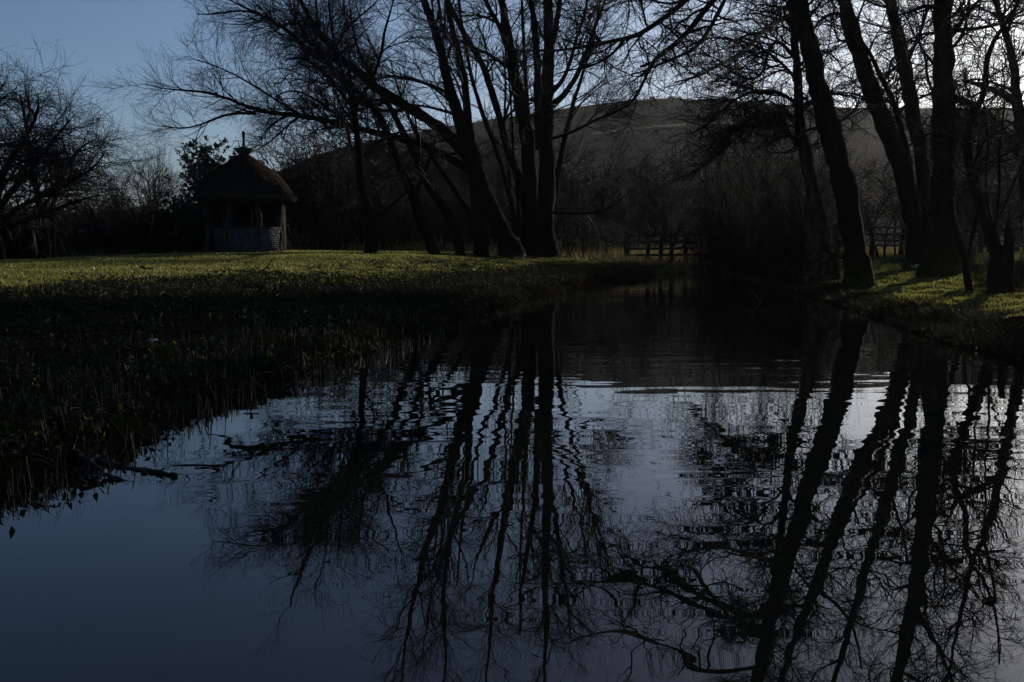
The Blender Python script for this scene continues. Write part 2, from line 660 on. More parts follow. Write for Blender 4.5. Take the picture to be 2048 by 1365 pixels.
# hills beyond
def ridge_sheet(name, px, Yr, Yf, mat, seed, depth=260, base=.8, rough=2.5):
    """a hill whose skyline passes through the given directions at distance Yr and whose foot lies at Yf"""
    px = np.array(px, float)
    xs = np.linspace(px[0, 0], px[-1, 0], 150)
    yy = np.interp(xs, px[:, 0], px[:, 1])
    kern = np.ones(9) / 9
    yy = np.convolve(np.pad(yy, 4, 'edge'), kern, 'valid')
    rows = []
    ts = np.concatenate([np.linspace(0, 1, 34), np.linspace(1.08, 2, 8)])
    for t in ts:
        Y = Yf + (Yr - Yf) * t
        Xr = (xs - 1024) / F * Yr
        hz = H + (490.5 - yy) / F * Yr - base
        prof = 1 - (1 - t) ** 1.2 if t <= 1 else 1 - (t - 1) ** 1.6 * .55
        Z = base - 1.0 * (t == 0) + hz * prof
        Z = Z + rough * vnoise(Xr * .012 + 5, np.full_like(Xr, Y * .012), seed) * math.sin(min(t, 1) * math.pi) + .5 * vnoise(Xr * .09, np.full_like(Xr, Y * .09), seed + 1) * min(t, 1)
        rows.append(np.stack([Xr * Y / Yr, np.full_like(Xr, Y), Z], 1))
    V = np.array(rows)
    ny, nx = V.shape[:2]
    i = np.arange(nx - 1)[None] + (np.arange(ny - 1) * nx)[:, None]
    q = np.stack([i, i + 1, i + 1 + nx, i + nx], -1).reshape(-1, 4)
    return structure(Geo().add(V.reshape(-1, 3), q).build(name, mat)), V


hill, HV = ridge_sheet('hill', [(-200, 476), (330, 440), (480, 385), (560, 345), (640, 312), (700, 296), (860, 266), (960, 250), (1060, 235), (1200, 215), (1300, 205), (1400, 206), (1500, 213), (1600, 220), (1750, 226), (2048, 222), (2300, 235), (2700, 280)], 620, 235, MAT['hill'], 11)
ridge_sheet('far_hill', [(-900, 470), (-300, 462), (100, 466), (300, 470), (500, 474)], 880, 500, MAT['hill'], 17)


# ------------------------------------------------------------------ trees
def catmull(ctrl, n):
    """ctrl (m, k) -> n samples of a smooth curve through the rows"""
    c = np.asarray(ctrl, float)
    m = len(c)
    p = np.vstack([2 * c[0] - c[1], c, 2 * c[-1] - c[-2]])
    L = np.concatenate([[0], np.cumsum(np.linalg.norm(np.diff(c[:, :3], axis=0), axis=1) + 1e-6)])
    s = np.linspace(0, L[-1], n)
    i = np.clip(np.searchsorted(L, s, 'right') - 1, 0, m - 2)
    t = ((s - L[i]) / (L[i + 1] - L[i]))[:, None]
    a, b, cc, d = p[i], p[i + 1], p[i + 2], p[i + 3]
    return .5 * (2 * b + (cc - a) * t + (2 * a - 5 * b + 4 * cc - d) * t * t + (3 * b - 3 * cc + d - a) * t ** 3)


def trace(px, D0, D1=None, base=None, n=None, jitter=0.0, seed=0):
    """(x, y, width px) rows along a stem or limb -> 3D points and radii; depth runs from D0 to D1"""
    D1 = D0 if D1 is None else D1
    px = np.array(px, float)
    L = np.concatenate([[0], np.cumsum(np.hypot(np.diff(px[:, 0]), np.diff(px[:, 1])))])
    D = D0 + (D1 - D0) * L / L[-1]
    pts = np.array([P(x, y, d) for (x, y, _), d in zip(px, D)])
    rad = px[:, 2] / 2 / F * D
    if base is not None:
        pts[0] = [base[0], base[1], base[2] - .15]
    n = n or max(8, int(L[-1] / 14))
    c = catmull(np.hstack([pts, rad[:, None]]), n)
    for _ in range(max(2, n // 6)):
        c[1:-1] = c[1:-1] * .5 + (c[2:] + c[:-2]) * .25
    if jitter:
        jitter *= .45
        g = np.random.default_rng(seed + 99)
        j = g.normal(0, 1, (n, 3))
        j = (j + np.roll(j, 1, 0) + np.roll(j, -1, 0)) / 3
        j[0] = 0
        c[:, :3] += j * jitter * c[:, 3:4]
    return c[:, :3], np.maximum(c[:, 3], .004)


def resample(pts, rad, K):
    s = np.linspace(0, 1, len(pts))
    t = np.linspace(0, 1, K)
    return np.stack([np.interp(t, s, pts[:, k]) for k in range(3)], 1), np.interp(t, s, rad)


def stack(limbs, K=12):
    a = [resample(p, r, K) for p, r in limbs]
    return np.array([x[0] for x in a]), np.array([x[1] for x in a])


def sprout(rng, pts, rad, M_, t0=.15, t1=1.0, ang=(45, 12), length=1.0, lvar=.35, taper_t=.5, K=5, ratio=.6, rmin=.004, trop=(0, 0, 0), wig=.12, bias=None, tip=.35, tpow=1.0):
    """M_ side branches on the given parents; returns pts, rad"""
    N, Kp, _ = pts.shape
    L = np.linalg.norm(np.diff(pts, axis=1), axis=2).sum(1)
    idx = rng.choice(N, M_, p=L / L.sum())
    t = t0 + (t1 - t0) * rng.random(M_) ** tpow
    f = t * (Kp - 1)
    i = np.minimum(f.astype(int), Kp - 2)
    fr = (f - i)[:, None]
    p = pts[idx, i] * (1 - fr) + pts[idx, i + 1] * fr
    d = norm(pts[idx, i + 1] - pts[idx, i])
    r = rad[idx, i] * (1 - fr[:, 0]) + rad[idx, i + 1] * fr[:, 0]
    rv = rng.normal(0, 1, (M_, 3))
    u = norm(rv - (rv * d).sum(1, keepdims=True) * d)
    a = np.radians(rng.normal(ang[0], ang[1], M_))[:, None]
    d = d * np.cos(a) + u * np.sin(a)
    if bias is not None:
        d = norm(d + np.asarray(bias))
    ln = length * (1 - taper_t * t) * np.clip(rng.normal(1, lvar, M_), .35, 2)
    out = np.empty((M_, K, 3))
    out[:, 0] = p
    tr = np.asarray(trop, float)
    w = rng.normal(0, wig, (M_, 3))
    for k in range(1, K):
        w = w * .55 + rng.normal(0, wig, (M_, 3))
        d = norm(d + tr * (2.0 / K) + w)
        p = p + d * (ln / (K - 1))[:, None]
        out[:, k] = p
    r0 = np.clip(np.minimum(r * ratio, ln * .02 + .001), rmin, None)
    rr = r0[:, None] * np.linspace(1, tip, K)[None]
    return out, np.maximum(rr, rmin * .55)


def traced_tree(name, label, base, stems, limbs, crown_fn, trunk_mat, crown_mat, seed, group=None, cat='tree', sides=12, rough=.075):
    """stems and limbs = lists of (pts, rad); crown_fn(rng, parents) fills a Geo with the branches and twigs"""
    root = thing(name, base, label, cat, group)
    for k, (p, r) in enumerate(stems):
        Geo().tubes(p, r, sides, rough, seed * 31 + k, cap=True).build('trunk' if k == 0 else 'stem', trunk_mat, root, base)
    for k, (p, r) in enumerate(limbs):
        Geo().tubes(p, r, 8, rough * .8, seed * 57 + k, cap=True).build('limb', trunk_mat, root, base)
    if crown_fn:
        g = Geo()
        crown_fn(np.random.default_rng(seed), g, stems, limbs)
        g.build('crown', crown_mat, root, base)
    return root


def flare(p, r, amount=1.6, over=.6):
    h = p[:, 2] - p[0, 2]
    return p, r * (1 + (amount - 1) * np.exp(-np.maximum(h, 0) / over))


# ---- the many-stemmed willow group on the far lawn
def crown_willow(n1, n2, n3, l1=2.8, l2=1.4, l3=.8, up=.14, bias=None, r3=.0032, t0=.25, stems_only=False):
    def fn(rng, g, stems, limbs):
        P0, R0 = stack(stems if stems_only else stems + limbs, 24)
        a, ar = sprout(rng, P0, R0, n1, t0, 1, (44, 14), l1, .4, .4, 10, .40, .009, (0, 0, up), .11, bias, .3)
        b, br = sprout(rng, a, ar, n2, .1, 1, (36, 12), l2, .4, .35, 6, .55, .0046, (0, 0, up * .8), .12, None, .4)
        c, cr = sprout(rng, b, br, n3, .1, 1, (30, 12), l3, .4, .3, 4, .65, r3, (0, 0, up * .5), .13, None, .6)
        g.tubes(a, ar, 5)
        g.tubes(b, br, 3)
        g.tubes(c, cr, 3)
    return fn


def fan_ends(rng, g, limbs, n1, n2, n3, l1, l2, l3, trop, bias=None):
    P0, R0 = stack(limbs, 20)
    a, ar = sprout(rng, P0, R0, n1, .25, 1, (42, 14), l1, .35, .45, 9, .45, .0065, trop, .10, bias, .35)
    b, br = sprout(rng, a, ar, n2, .15, 1, (34, 12), l2, .35, .35, 6, .5, .0040, trop, .12, None, .5)
    c, cr = sprout(rng, b, br, n3, .1, 1, (30, 10), l3, .35, .3, 4, .75, .0029, trop, .13, None, .7)
    g.tubes(a, ar, 4)
    g.tubes(b, br, 3)
    g.tubes(c, cr, 3)


# tree A: leaning left with three great limbs
bA = place(990, 513)
dA = bA[1]
stA = [flare(*trace([(1024, 515, 42), (998, 450, 34), (973, 397, 32), (949, 335, 31), (931, 280, 26), (916, 228, 23), (895, 164, 21), (881, 102, 17), (866, 44, 15), (846, 0, 13), (815, -120, 10), (790, -260, 6), (780, -380, 3)], dA, dA - 1, jitter=.3, seed=1), 1.25),
       flare(*trace([(962, 515, 34), (958, 450, 27), (952, 390, 25), (946, 335, 21), (938, 275, 17), (935, 220, 15), (931, 164, 14), (916, 103, 12), (901, 44, 11), (893, 0, 10), (875, -130, 8), (880, -280, 5), (870, -370, 2)], dA - .4, dA + .4, jitter=.3, seed=2), 1.2)]
liA = [trace([(940, 318, 26), (925, 299, 24), (890, 264, 21), (846, 231, 21), (793, 202, 20), (758, 179, 20), (717, 146, 18), (687, 122, 15), (658, 94, 11), (629, 53, 9), (600, 0, 8), (575, -60, 6), (550, -130, 4)], dA - .6, dA - 4, jitter=.25, seed=3),
       trace([(690, 122, 11), (670, 114, 9), (640, 108, 9), (611, 100, 8), (588, 70, 8), (559, 50, 7), (529, 35, 6), (500, 20, 5), (465, 4, 3), (440, -10, 2)], dA - 3.2, dA - 5, jitter=.25, seed=4),
       trace([(668, 116, 8), (632, 120, 7), (600, 88, 6), (571, 59, 5), (542, 41, 5), (513, 26, 4), (475, 20, 4), (434, 29, 3), (395, 29, 2)], dA - 3.3, dA - 6, jitter=.25, seed=5),
       trace([(944, 345, 20), (904, 318, 16), (852, 291, 15), (808, 279, 13), (772, 271, 13), (734, 261, 12), (682, 249, 11), (632, 237, 10), (588, 230, 9), (544, 227, 8), (519, 226, 7), (498, 217, 6), (469, 202, 6), (440, 190, 5), (410, 185, 5), (381, 179, 4), (352, 181, 3), (316, 181, 2), (290, 168, 1.5)], dA - .6, dA - 7, jitter=.25, seed=6),
       trace([(512, 228, 5), (475, 226, 5), (440, 234, 4.5), (410, 246, 4), (387, 255, 3), (352, 258, 2), (325, 250, 1.5)], dA - 5.2, dA - 7, jitter=.2, seed=7),
       trace([(604, 232, 5), (574, 249, 4), (557, 272, 3.5), (527, 293, 3), (505, 305, 2)], dA - 4.2, dA - 4.6, jitter=.2, seed=8),
       trace([(600, 232, 5), (560, 205, 4.5), (520, 180, 4), (470, 150, 3), (430, 132, 2.5), (395, 120, 2)], dA - 4.2, dA - 6, jitter=.2, seed=9)]


def crownA(rng, g, stems, limbs):
    crown_willow(60, 520, 2600, 3.0, 1.4, .8)(rng, g, stems, [])
    fan_ends(rng, g, limbs[:1], 24, 190, 900, 2.6, 1.3, .75, (-.06, 0, .06), (-.1, 0, .1))
    fan_ends(rng, g, limbs[1:3], 46, 300, 1100, 1.7, .95, .6, (-.06, 0, .08), (-.1, 0, .05))
    fan_ends(rng, g, limbs[3:], 120, 950, 3800, 1.5, .9, .5, (-.05, 0, .16), (-.2, 0, .1))


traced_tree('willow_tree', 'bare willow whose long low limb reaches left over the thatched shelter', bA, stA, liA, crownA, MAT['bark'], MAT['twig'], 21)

# leaning poles left of it
bL1 = place(872, 512)
traced_tree('willow_tree', 'slim trunk leaning left, nearest the thatched shelter of the leaning willows', bL1,
            [trace([(872, 514, 24), (846, 449, 21), (825, 391, 19), (799, 332, 17), (778, 279, 14), (764, 234, 13), (734, 202, 11), (702, 173, 10), (676, 146, 9), (646, 117, 7), (615, 80, 5), (590, 40, 3)], bL1[1], bL1[1] - 1, bL1, jitter=.3, seed=11)],
            [trace([(825, 391, 10), (850, 350, 7), (862, 300, 5), (880, 262, 3)], bL1[1], bL1[1] + 1, jitter=.3, seed=12)],
            crown_willow(28, 280, 1440, 2.0, 1.0, .7, t0=.5, stems_only=True), MAT['bark'], MAT['twig'], 22)
bL2 = place(925, 512)
traced_tree('willow_tree', 'slim trunk leaning left, between the other leaning pole and the big willow', bL2,
            [trace([(928, 514, 22), (904, 440, 18), (872, 396, 17), (846, 350, 15), (822, 294, 13), (799, 250, 12), (772, 202, 10), (745, 165, 8), (722, 120, 6), (705, 60, 4), (698, 0, 2)], bL2[1], bL2[1] - .5, bL2, jitter=.3, seed=13)],
            [trace([(846, 350, 7), (838, 300, 5), (832, 250, 4), (826, 200, 3)], bL2[1], bL2[1] - 1, jitter=.3, seed=14)],
            crown_willow(27, 266, 1380, 2.0, 1.0, .7, t0=.5, stems_only=True), MAT['bark'], MAT['twig'], 23)
bL3 = place(962, 513)
traced_tree('willow_tree', 'thin dark pole leaning left just in front of the big willow', bL3,
            [trace([(964, 514, 14), (945, 440, 12), (910, 382, 10), (866, 317, 8), (831, 265, 7), (812, 225, 5), (795, 175, 4), (780, 120, 2)], bL3[1] - .8, bL3[1] - 1, bL3, jitter=.3, seed=15)],
            [], crown_willow(16, 140, 660, 2.0, 1.0, .7, t0=.5), MAT['bark'], MAT['twig'], 24)

# tree B: straight clump right of centre
bB = place(1088, 516)
dB = bB[1]
stB = [flare(*trace([(1090, 518, 50), (1090, 460, 42), (1094, 400, 36), (1094, 300, 31), (1094, 205, 28), (1097, 132, 24), (1098, 59, 20), (1097, 0, 18), (1092, -90, 14), (1098, -200, 10), (1090, -330, 6), (1094, -420, 3)], dB, dB, bB, jitter=.25, seed=16), 1.35),
       trace([(1072, 514, 36), (1064, 400, 29), (1057, 293, 27), (1045, 220, 26), (1033, 161, 23), (1019, 103, 20), (1010, 44, 16), (1004, 0, 14), (985, -110, 11), (975, -240, 7), (962, -360, 3)], dB + .5, dB + .3, jitter=.25, seed=17),
       trace([(1056, 514, 22), (1050, 400, 18), (1016, 308, 16), (1004, 249, 15), (983, 185, 13), (966, 126, 12), (939, 88, 11), (910, 35, 10), (896, 0, 9), (860, -90, 7), (840, -200, 4), (830, -280, 2)], dB + .9, dB - 1, jitter=.25, seed=18),
       trace([(1080, 300, 18), (1077, 234, 16), (1073, 117, 14), (1070, 59, 12), (1062, 0, 10), (1046, -90, 8), (1040, -220, 4)], dB - .2, dB - 1, jitter=.25, seed=19)]
stB += [trace([(1048, 514, 13), (1022, 400, 11), (992, 300, 10), (962, 220, 9), (940, 140, 7), (925, 60, 6), (915, -20, 5), (905, -120, 3)], dB + .4, dB + 1.5, jitter=.3, seed=101),
        trace([(1100, 516, 15), (1108, 420, 13), (1120, 320, 11), (1140, 230, 9), (1165, 150, 7), (1190, 60, 5), (1205, -30, 4), (1225, -130, 2)], dB + .6, dB + 2, jitter=.3, seed=102),
        trace([(1064, 514, 13), (1066, 380, 11), (1060, 260, 9), (1050, 150, 8), (1046, 40, 6), (1040, -60, 4), (1044, -150, 2)], dB + 1, dB + 1, jitter=.3, seed=103)]
liB = [trace([(1096, 140, 13), (1105, 88, 12), (1117, 29, 11), (1122, -20, 9), (1140, -120, 6), (1150, -230, 3)], dB, dB + .6, jitter=.25, seed=20),
       trace([(1097, 218, 13), (1126, 193, 11), (1147, 164, 10), (1164, 132, 9), (1176, 97, 8), (1188, 59, 7), (1202, 23, 6), (1222, -30, 4), (1250, -110, 2)], dB, dB + 1.5, jitter=.25, seed=21),
       trace([(1097, 192, 10), (1120, 172, 8), (1140, 128, 7), (1152, 80, 6), (1172, 20, 5), (1180, -40, 3)], dB, dB - 1.2, jitter=.25, seed=22),
       trace([(1028, 135, 10), (998, 53, 9), (983, 23, 8), (969, 0, 7), (945, -60, 4), (930, -130, 2)], dB + .4, dB - .5, jitter=.25, seed=23),
       trace([(1098, 280, 7), (1150, 262, 6), (1190, 240, 5), (1230, 225, 4), (1258, 210, 3)], dB, dB - 2, jitter=.3, seed=24),
       trace([(1099, 425, 6), (1150, 428, 5), (1200, 425, 4), (1230, 410, 3), (1262, 380, 2)], dB, dB - 1.5, jitter=.3, seed=25)]


def crownB(rng, g, stems, limbs):
    crown_willow(150, 1300, 6400, 3.2, 1.5, .85, .10)(rng, g, stems, [])
    fan_ends(rng, g, limbs, 100, 1000, 4800, 2.6, 1.3, .8, (.03, 0, -.02), (.1, 0, .05))


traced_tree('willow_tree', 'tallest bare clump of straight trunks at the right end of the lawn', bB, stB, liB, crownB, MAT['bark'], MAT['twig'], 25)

# thin saplings inside the clump
bS = place(1032, 512)
traced_tree('sapling', 'pair of thin upright poles between the two big willow clumps', bS,
            [trace([(1030, 512, 8), (1024, 430, 7), (1019, 340, 6), (1008, 250, 5), (1012, 170, 4), (1005, 100, 3)], bS[1] + 1, bS[1] + 1, bS, jitter=.5, seed=26),
             trace([(1040, 512, 7), (1036, 400, 6), (1026, 300, 5), (1022, 210, 4), (1015, 130, 2)], bS[1] + .5, bS[1] + .5, jitter=.5, seed=27)], [],
            crown_willow(20, 160, 700, 1.3, .7, .4), MAT['bark'], MAT['twig'], 26, sides=7)

# weeping tree behind, on the left of the group
bW = place(741, 507)
dW = bW[1]
stW = [flare(*trace([(738, 508, 19), (746, 440, 17), (727, 396, 15), (718, 352, 14), (716, 294, 13), (711, 250, 11), (705, 205, 9), (690, 160, 7), (672, 110, 5), (660, 40, 3), (655, -40, 2)], dW, dW, bW, jitter=.4, seed=28), 1.5)]
liW = [trace([(705, 215, 8), (664, 165, 7), (641, 138, 6), (612, 118, 5), (590, 112, 3), (570, 122, 2)], dW, dW - 2, jitter=.4, seed=29),
       trace([(708, 220, 8), (743, 160, 7), (762, 110, 6), (770, 60, 5), (785, 10, 3), (800, -50, 2)], dW, dW + 1, jitter=.4, seed=30),
       trace([(714, 270, 7), (680, 235, 6), (640, 205, 5), (605, 185, 4), (575, 180, 3), (550, 195, 2)], dW, dW - 1.5, jitter=.4, seed=31),
       trace([(745, 440, 8), (775, 420, 6), (800, 395, 5), (830, 372, 3)], dW, dW - .5, jitter=.4, seed=32),
       trace([(709, 200, 6), (690, 120, 5), (640, 60, 4), (600, 40, 3), (570, 52, 2)], dW, dW + 1.5, jitter=.4, seed=33)]


def crownW(rng, g, stems, limbs):
    P0, R0 = stack(stems + limbs[:3] + limbs[4:], 20)
    a, ar = sprout(rng, P0, R0, 150, .3, 1, (55, 15), 2.6, .35, .4, 9, .5, .010, (0, 0, .03), .14, (.0, 0, .15), .3)
    b, br = sprout(rng, a, ar, 950, .15, 1, (45, 15), 1.2, .35, .3, 6, .6, .0065, (0, 0, -.12), .14, None, .5)
    c, cr = sprout(rng, b, br, 4600, .1, 1, (40, 20), 1.0, .45, .2, 5, .7, .0026, (0, 0, -.45), .08, None, .6)
    g.tubes(a, ar, 4)
    g.tubes(b, br, 3)
    g.tubes(c, cr, 3)


traced_tree('weeping_willow', 'bare weeping willow with hanging twigs between the shelter and the leaning trunks', bW, stW, liW, crownW, MAT['bark'], MAT['twig_red'], 27)

# ---- trees on the right bank
def crown_right(n1, n2, n3, l1=1.7, l2=.9, l3=.42, trop=(-.04, 0, .02), t0=.3, bias=(-.2, -.1, .1)):
    def fn(rng, g, stems, limbs):
        P0, R0 = stack(stems + limbs, 24)
        a, ar = sprout(rng, P0, R0, n1, t0, 1, (58, 16), l1, .45, .3, 10, .45, .010, trop, .17, bias, .3)
        b, br = sprout(rng, a, ar, n2, .12, 1, (46, 16), l2, .4, .35, 5, .6, .0055, (0, 0, .05), .21, None, .45)
        c, cr = sprout(rng, b, br, n3, .1, 1, (42, 16), l3, .4, .3, 3, .8, .0034, (0, 0, .06), .2, None, .7)
        g.tubes(a, ar, 5)
        g.tubes(b, br, 3)
        g.tubes(c, cr, 3)
    return fn


bE = place(1662, 562)
dE = bE[1]
stE = [flare(*trace([(1664, 565, 36), (1650, 494, 30), (1636, 418, 28), (1621, 359, 26), (1609, 320, 24), (1604, 264, 20), (1596, 205, 18), (1594, 132, 16), (1590, 73, 14), (1584, 10, 13), (1575, -80, 11), (1560, -200, 8), (1550, -320, 4)], dE, dE, bE, jitter=.25, seed=41), 1.35)]
liE = [trace([(1596, 212, 8), (1575, 192, 7), (1551, 184, 6.5), (1507, 182, 6), (1471, 199, 5), (1448, 218, 4), (1420, 245, 3), (1385, 268, 2)], dE, dE - 1.5, jitter=.3, seed=42),
       trace([(1592, 120, 8), (1556, 79, 7), (1535, 100, 6), (1530, 142, 6), (1501, 164, 5), (1477, 149, 4), (1440, 128, 3)], dE, dE - 2, jitter=.3, seed=43),
       trace([(1594, 160, 7), (1565, 128, 6), (1520, 95, 5), (1470, 80, 4), (1420, 75, 3), (1380, 90, 2)], dE, dE - 3, jitter=.3, seed=44),
       trace([(1600, 240, 7), (1570, 225, 6), (1530, 225, 5), (1490, 245, 4), (1455, 275, 3), (1420, 310, 2)], dE, dE - 2, jitter=.3, seed=45),
       trace([(1606, 300, 7), (1575, 262, 6), (1540, 240, 5), (1500, 250, 4), (1460, 290, 3), (1410, 330, 2.5), (1350, 360, 2)], dE, dE - 2.5, jitter=.3, seed=46)]


def crownE(rng, g, stems, limbs):
    crown_right(90, 1200, 4600)(rng, g, stems, [])
    P0, R0 = stack(limbs, 20)
    a, ar = sprout(rng, P0, R0, 210, .1, 1, (44, 16), 1.35, .4, .3, 9, .6, .008, (-.08, 0, -.06), .15, (-.3, 0, -.02), .35)
    b, br = sprout(rng, a, ar, 1800, .1, 1, (40, 14), .7, .4, .3, 5, .6, .005, (-.05, 0, -.02), .17, None, .5)
    c, cr = sprout(rng, b, br, 5200, .1, 1, (40, 14), .36, .4, .3, 3, .8, .0032, (0, 0, .05), .18, None, .7)
    g.tubes(a, ar, 4)
    g.tubes(b, br, 3)
    g.tubes(c, cr, 3)


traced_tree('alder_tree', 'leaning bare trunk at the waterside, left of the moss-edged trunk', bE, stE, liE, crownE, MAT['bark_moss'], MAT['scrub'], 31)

bF = place(1722, 578)
dF = bF[1]
stF = [flare(*trace([(1724, 582, 60), (1716, 520, 46), (1704, 460, 44), (1694, 410, 43), (1682, 359, 42), (1664, 278, 41), (1642, 205, 39), (1628, 132, 36), (1613, 73, 35), (1601, 23, 33), (1586, -50, 31), (1568, -160, 28), (1548, -280, 22), (1535, -400, 14), (1530, -500, 6)], dF, dF, bF, jitter=.2, seed=47), 1.3, .5)]
dl = 14.2
liF = [trace([(1586, -60, 18), (1520, -90, 14), (1450, -60, 12), (1400, -22, 11), (1370, 2, 10), (1320, 42, 10), (1270, 75, 9), (1200, 86, 7), (1150, 99, 6), (1100, 103, 5), (1050, 101, 4), (1010, 99, 3)], dF, dl, jitter=.4, seed=48),
       trace([(1580, -100, 18), (1500, -60, 14), (1440, -15, 12), (1405, 25, 11), (1378, 62, 10), (1338, 98, 9), (1300, 126, 10), (1292, 160, 6), (1275, 190, 5), (1255, 214, 4)], dF, dl, jitter=.4, seed=49),
       trace([(1248, 81, 6), (1212, 120, 5), (1170, 135, 4), (1140, 140, 3.5), (1115, 148, 2.5)], dl + 1.2, dl + .2, jitter=.4, seed=50),
       trace([(1300, 126, 6), (1290, 131, 6), (1281, 134, 5)], dl + .8, dl + .7, n=8, seed=51),
       trace([(1575, -130, 14), (1520, -110, 11), (1470, -40, 9), (1430, 40, 8), (1390, 100, 7), (1340, 118, 6), (1300, 140, 4), (1262, 150, 2.5)], dF, dl + 1, jitter=.4, seed=52),
       trace([(1600, 30, 13), (1560, 38, 10), (1520, 70, 8), (1480, 110, 7), (1440, 130, 6), (1400, 152, 5), (1350, 165, 3)], dF, dl + 2, jitter=.4, seed=53),
       trace([(1560, -200, 14), (1480, -190, 11), (1400, -150, 9), (1340, -90, 8), (1290, -40, 7), (1240, -6, 5), (1190, 20, 4), (1150, 22, 3)], dF, dl, jitter=.4, seed=54),
       trace([(1545, -290, 12), (1480, -330, 10), (1400, -330, 8), (1320, -300, 7), (1250, -240, 5), (1190, -190, 3)], dF, dl + 1, jitter=.4, seed=55)]


def crownF(rng, g, stems, limbs):
    crown_right(34, 420, 1800, 1.5, .8, .38)(rng, g, stems, [])
    P0, R0 = stack(limbs, 24)
    a, ar = sprout(rng, P0, R0, 190, .1, 1, (48, 16), 1.05, .45, .35, 9, .6, .006, (-.06, -.02, -.04), .17, (-.25, -.1, -.05), .35)
    b, br = sprout(rng, a, ar, 1500, .1, 1, (44, 14), .5, .4, .3, 5, .65, .0038, (0, 0, .03), .18, None, .5)
    c, cr = sprout(rng, b, br, 4200, .1, 1, (44, 14), .22, .4, .3, 3, .8, .0026, (0, 0, .08), .2, None, .75)
    g.tubes(a, ar, 4)
    g.tubes(b, br, 3)
    g.tubes(c, cr, 3)


traced_tree('alder_tree', 'thick leaning trunk with a bright mossy right edge, its boughs hanging over the water', bF, stF, liF, crownF, MAT['bark_moss'], MAT['scrub'], 32)

bG = place(1838, 533)
dG = bG[1]
stG = [trace([(1846, 536, 44), (1834, 470, 38), (1820, 400, 36), (1796, 308, 36), (1760, 229, 35), (1733, 152, 33), (1713, 88, 30), (1697, 44, 27), (1688, 0, 24), (1668, -70, 20), (1640, -150, 17), (1610, -270, 12), (1590, -380, 6)], dG, dG - 1, bG, jitter=.2, seed=56),
       trace([(1822, 330, 12), (1794, 229, 11), (1779, 188, 10), (1759, 146, 9), (1744, 114, 9), (1727, 88, 7)], dG - .3, dG - 1, jitter=.4, seed=57)]
liG = [trace([(1750, 218, 8), (1722, 190, 5), (1690, 185, 3), (1660, 192, 2)], dG, dG - 1, jitter=.3, seed=58),
       trace([(1690, 30, 9), (1665, 25, 7), (1640, 40, 5), (1625, 62, 4)], dG - .8, dG - 2, jitter=.3, seed=59),
       trace([(1668, -60, 10), (1720, -110, 8), (1760, -180, 6), (1780, -260, 4)], dG - .8, dG, jitter=.3, seed=60)]
traced_tree('alder_tree', 'broad trunk curving up to the left, left of the stoutest trunk', bG, stG, liG, crown_right(90, 900, 3800, 1.8, .9, .4, (0, 0, .06), .3, (0, 0, .1)), MAT['bark'], MAT['scrub'], 33)

bH = place(1866, 537)
dH = bH[1] + 1.0
bH = at_depth(1868, dH)
stH = [trace([(1868, 536, 34), (1858, 440, 28), (1849, 352, 27), (1824, 220, 26), (1812, 132, 25), (1800, 88, 24), (1785, 29, 21), (1779, 0, 20), (1765, -70, 17), (1748, -160, 14), (1722, -290, 9), (1712, -380, 4)], dH, dH, bH, jitter=.2, seed=61)]
liH = [trace([(1812, 130, 8), (1830, 90, 7), (1850, 40, 6), (1858, -10, 4)], dH, dH - 1, jitter=.3, seed=62),
       trace([(1806, 118, 7), (1786, 112, 6), (1780, 130, 5), (1776, 165, 3)], dH, dH - .5, jitter=.3, seed=63)]
traced_tree('alder_tree', 'straight upright trunk close behind the left side of the stoutest trunk', bH, stH, liH, crown_right(80, 800, 3200, 1.6, .9, .4, (0, 0, .06), .3, (0, 0, .1)), MAT['bark'], MAT['scrub'], 34)

bI = place(1880, 548)
dI = bI[1]
stI = [flare(*trace([(1879, 552, 76), (1883, 500, 58), (1886, 440, 50), (1887, 381, 45), (1888, 300, 42), (1887, 205, 40), (1888, 88, 35), (1884, 0, 32), (1878, -90, 29), (1864, -190, 24), (1848, -330, 16), (1840, -450, 8)], dI, dI, bI, jitter=.15, seed=64), 1.35, .45)]
liI = [trace([(1888, 90, 12), (1915, 55, 9), (1940, 20, 7), (1975, -15, 5), (2010, -50, 3)], dI, dI - 1.5, jitter=.35, seed=65),
       trace([(1888, 190, 12), (1912, 198, 11), (1936, 205, 10), (1952, 222, 9), (1948, 250, 7)], dI, dI - 1, jitter=.3, seed=66),
       trace([(1884, 20, 10), (1850, 10, 8), (1825, 25, 6), (1800, 30, 4)], dI, dI - 1, jitter=.3, seed=67),
       trace([(1886, 60, 10), (1960, 58, 7), (2010, 45, 5), (2060, 50, 4)], dI, dI - 2, jitter=.3, seed=68),
       trace([(1878, -80, 14), (1930, -160, 10), (1970, -250, 7), (2000, -330, 4)], dI, dI, jitter=.3, seed=69)]
traced_tree('alder_tree', 'stoutest trunk, flaring at its foot and throwing a long shadow across sunlit turf', bI, stI, liI, crown_right(120, 1200, 4600, 1.8, .95, .42, (0, 0, .04), .25, (.05, -.05, .05)), MAT['bark_moss'], MAT['scrub'], 35, sides=16)

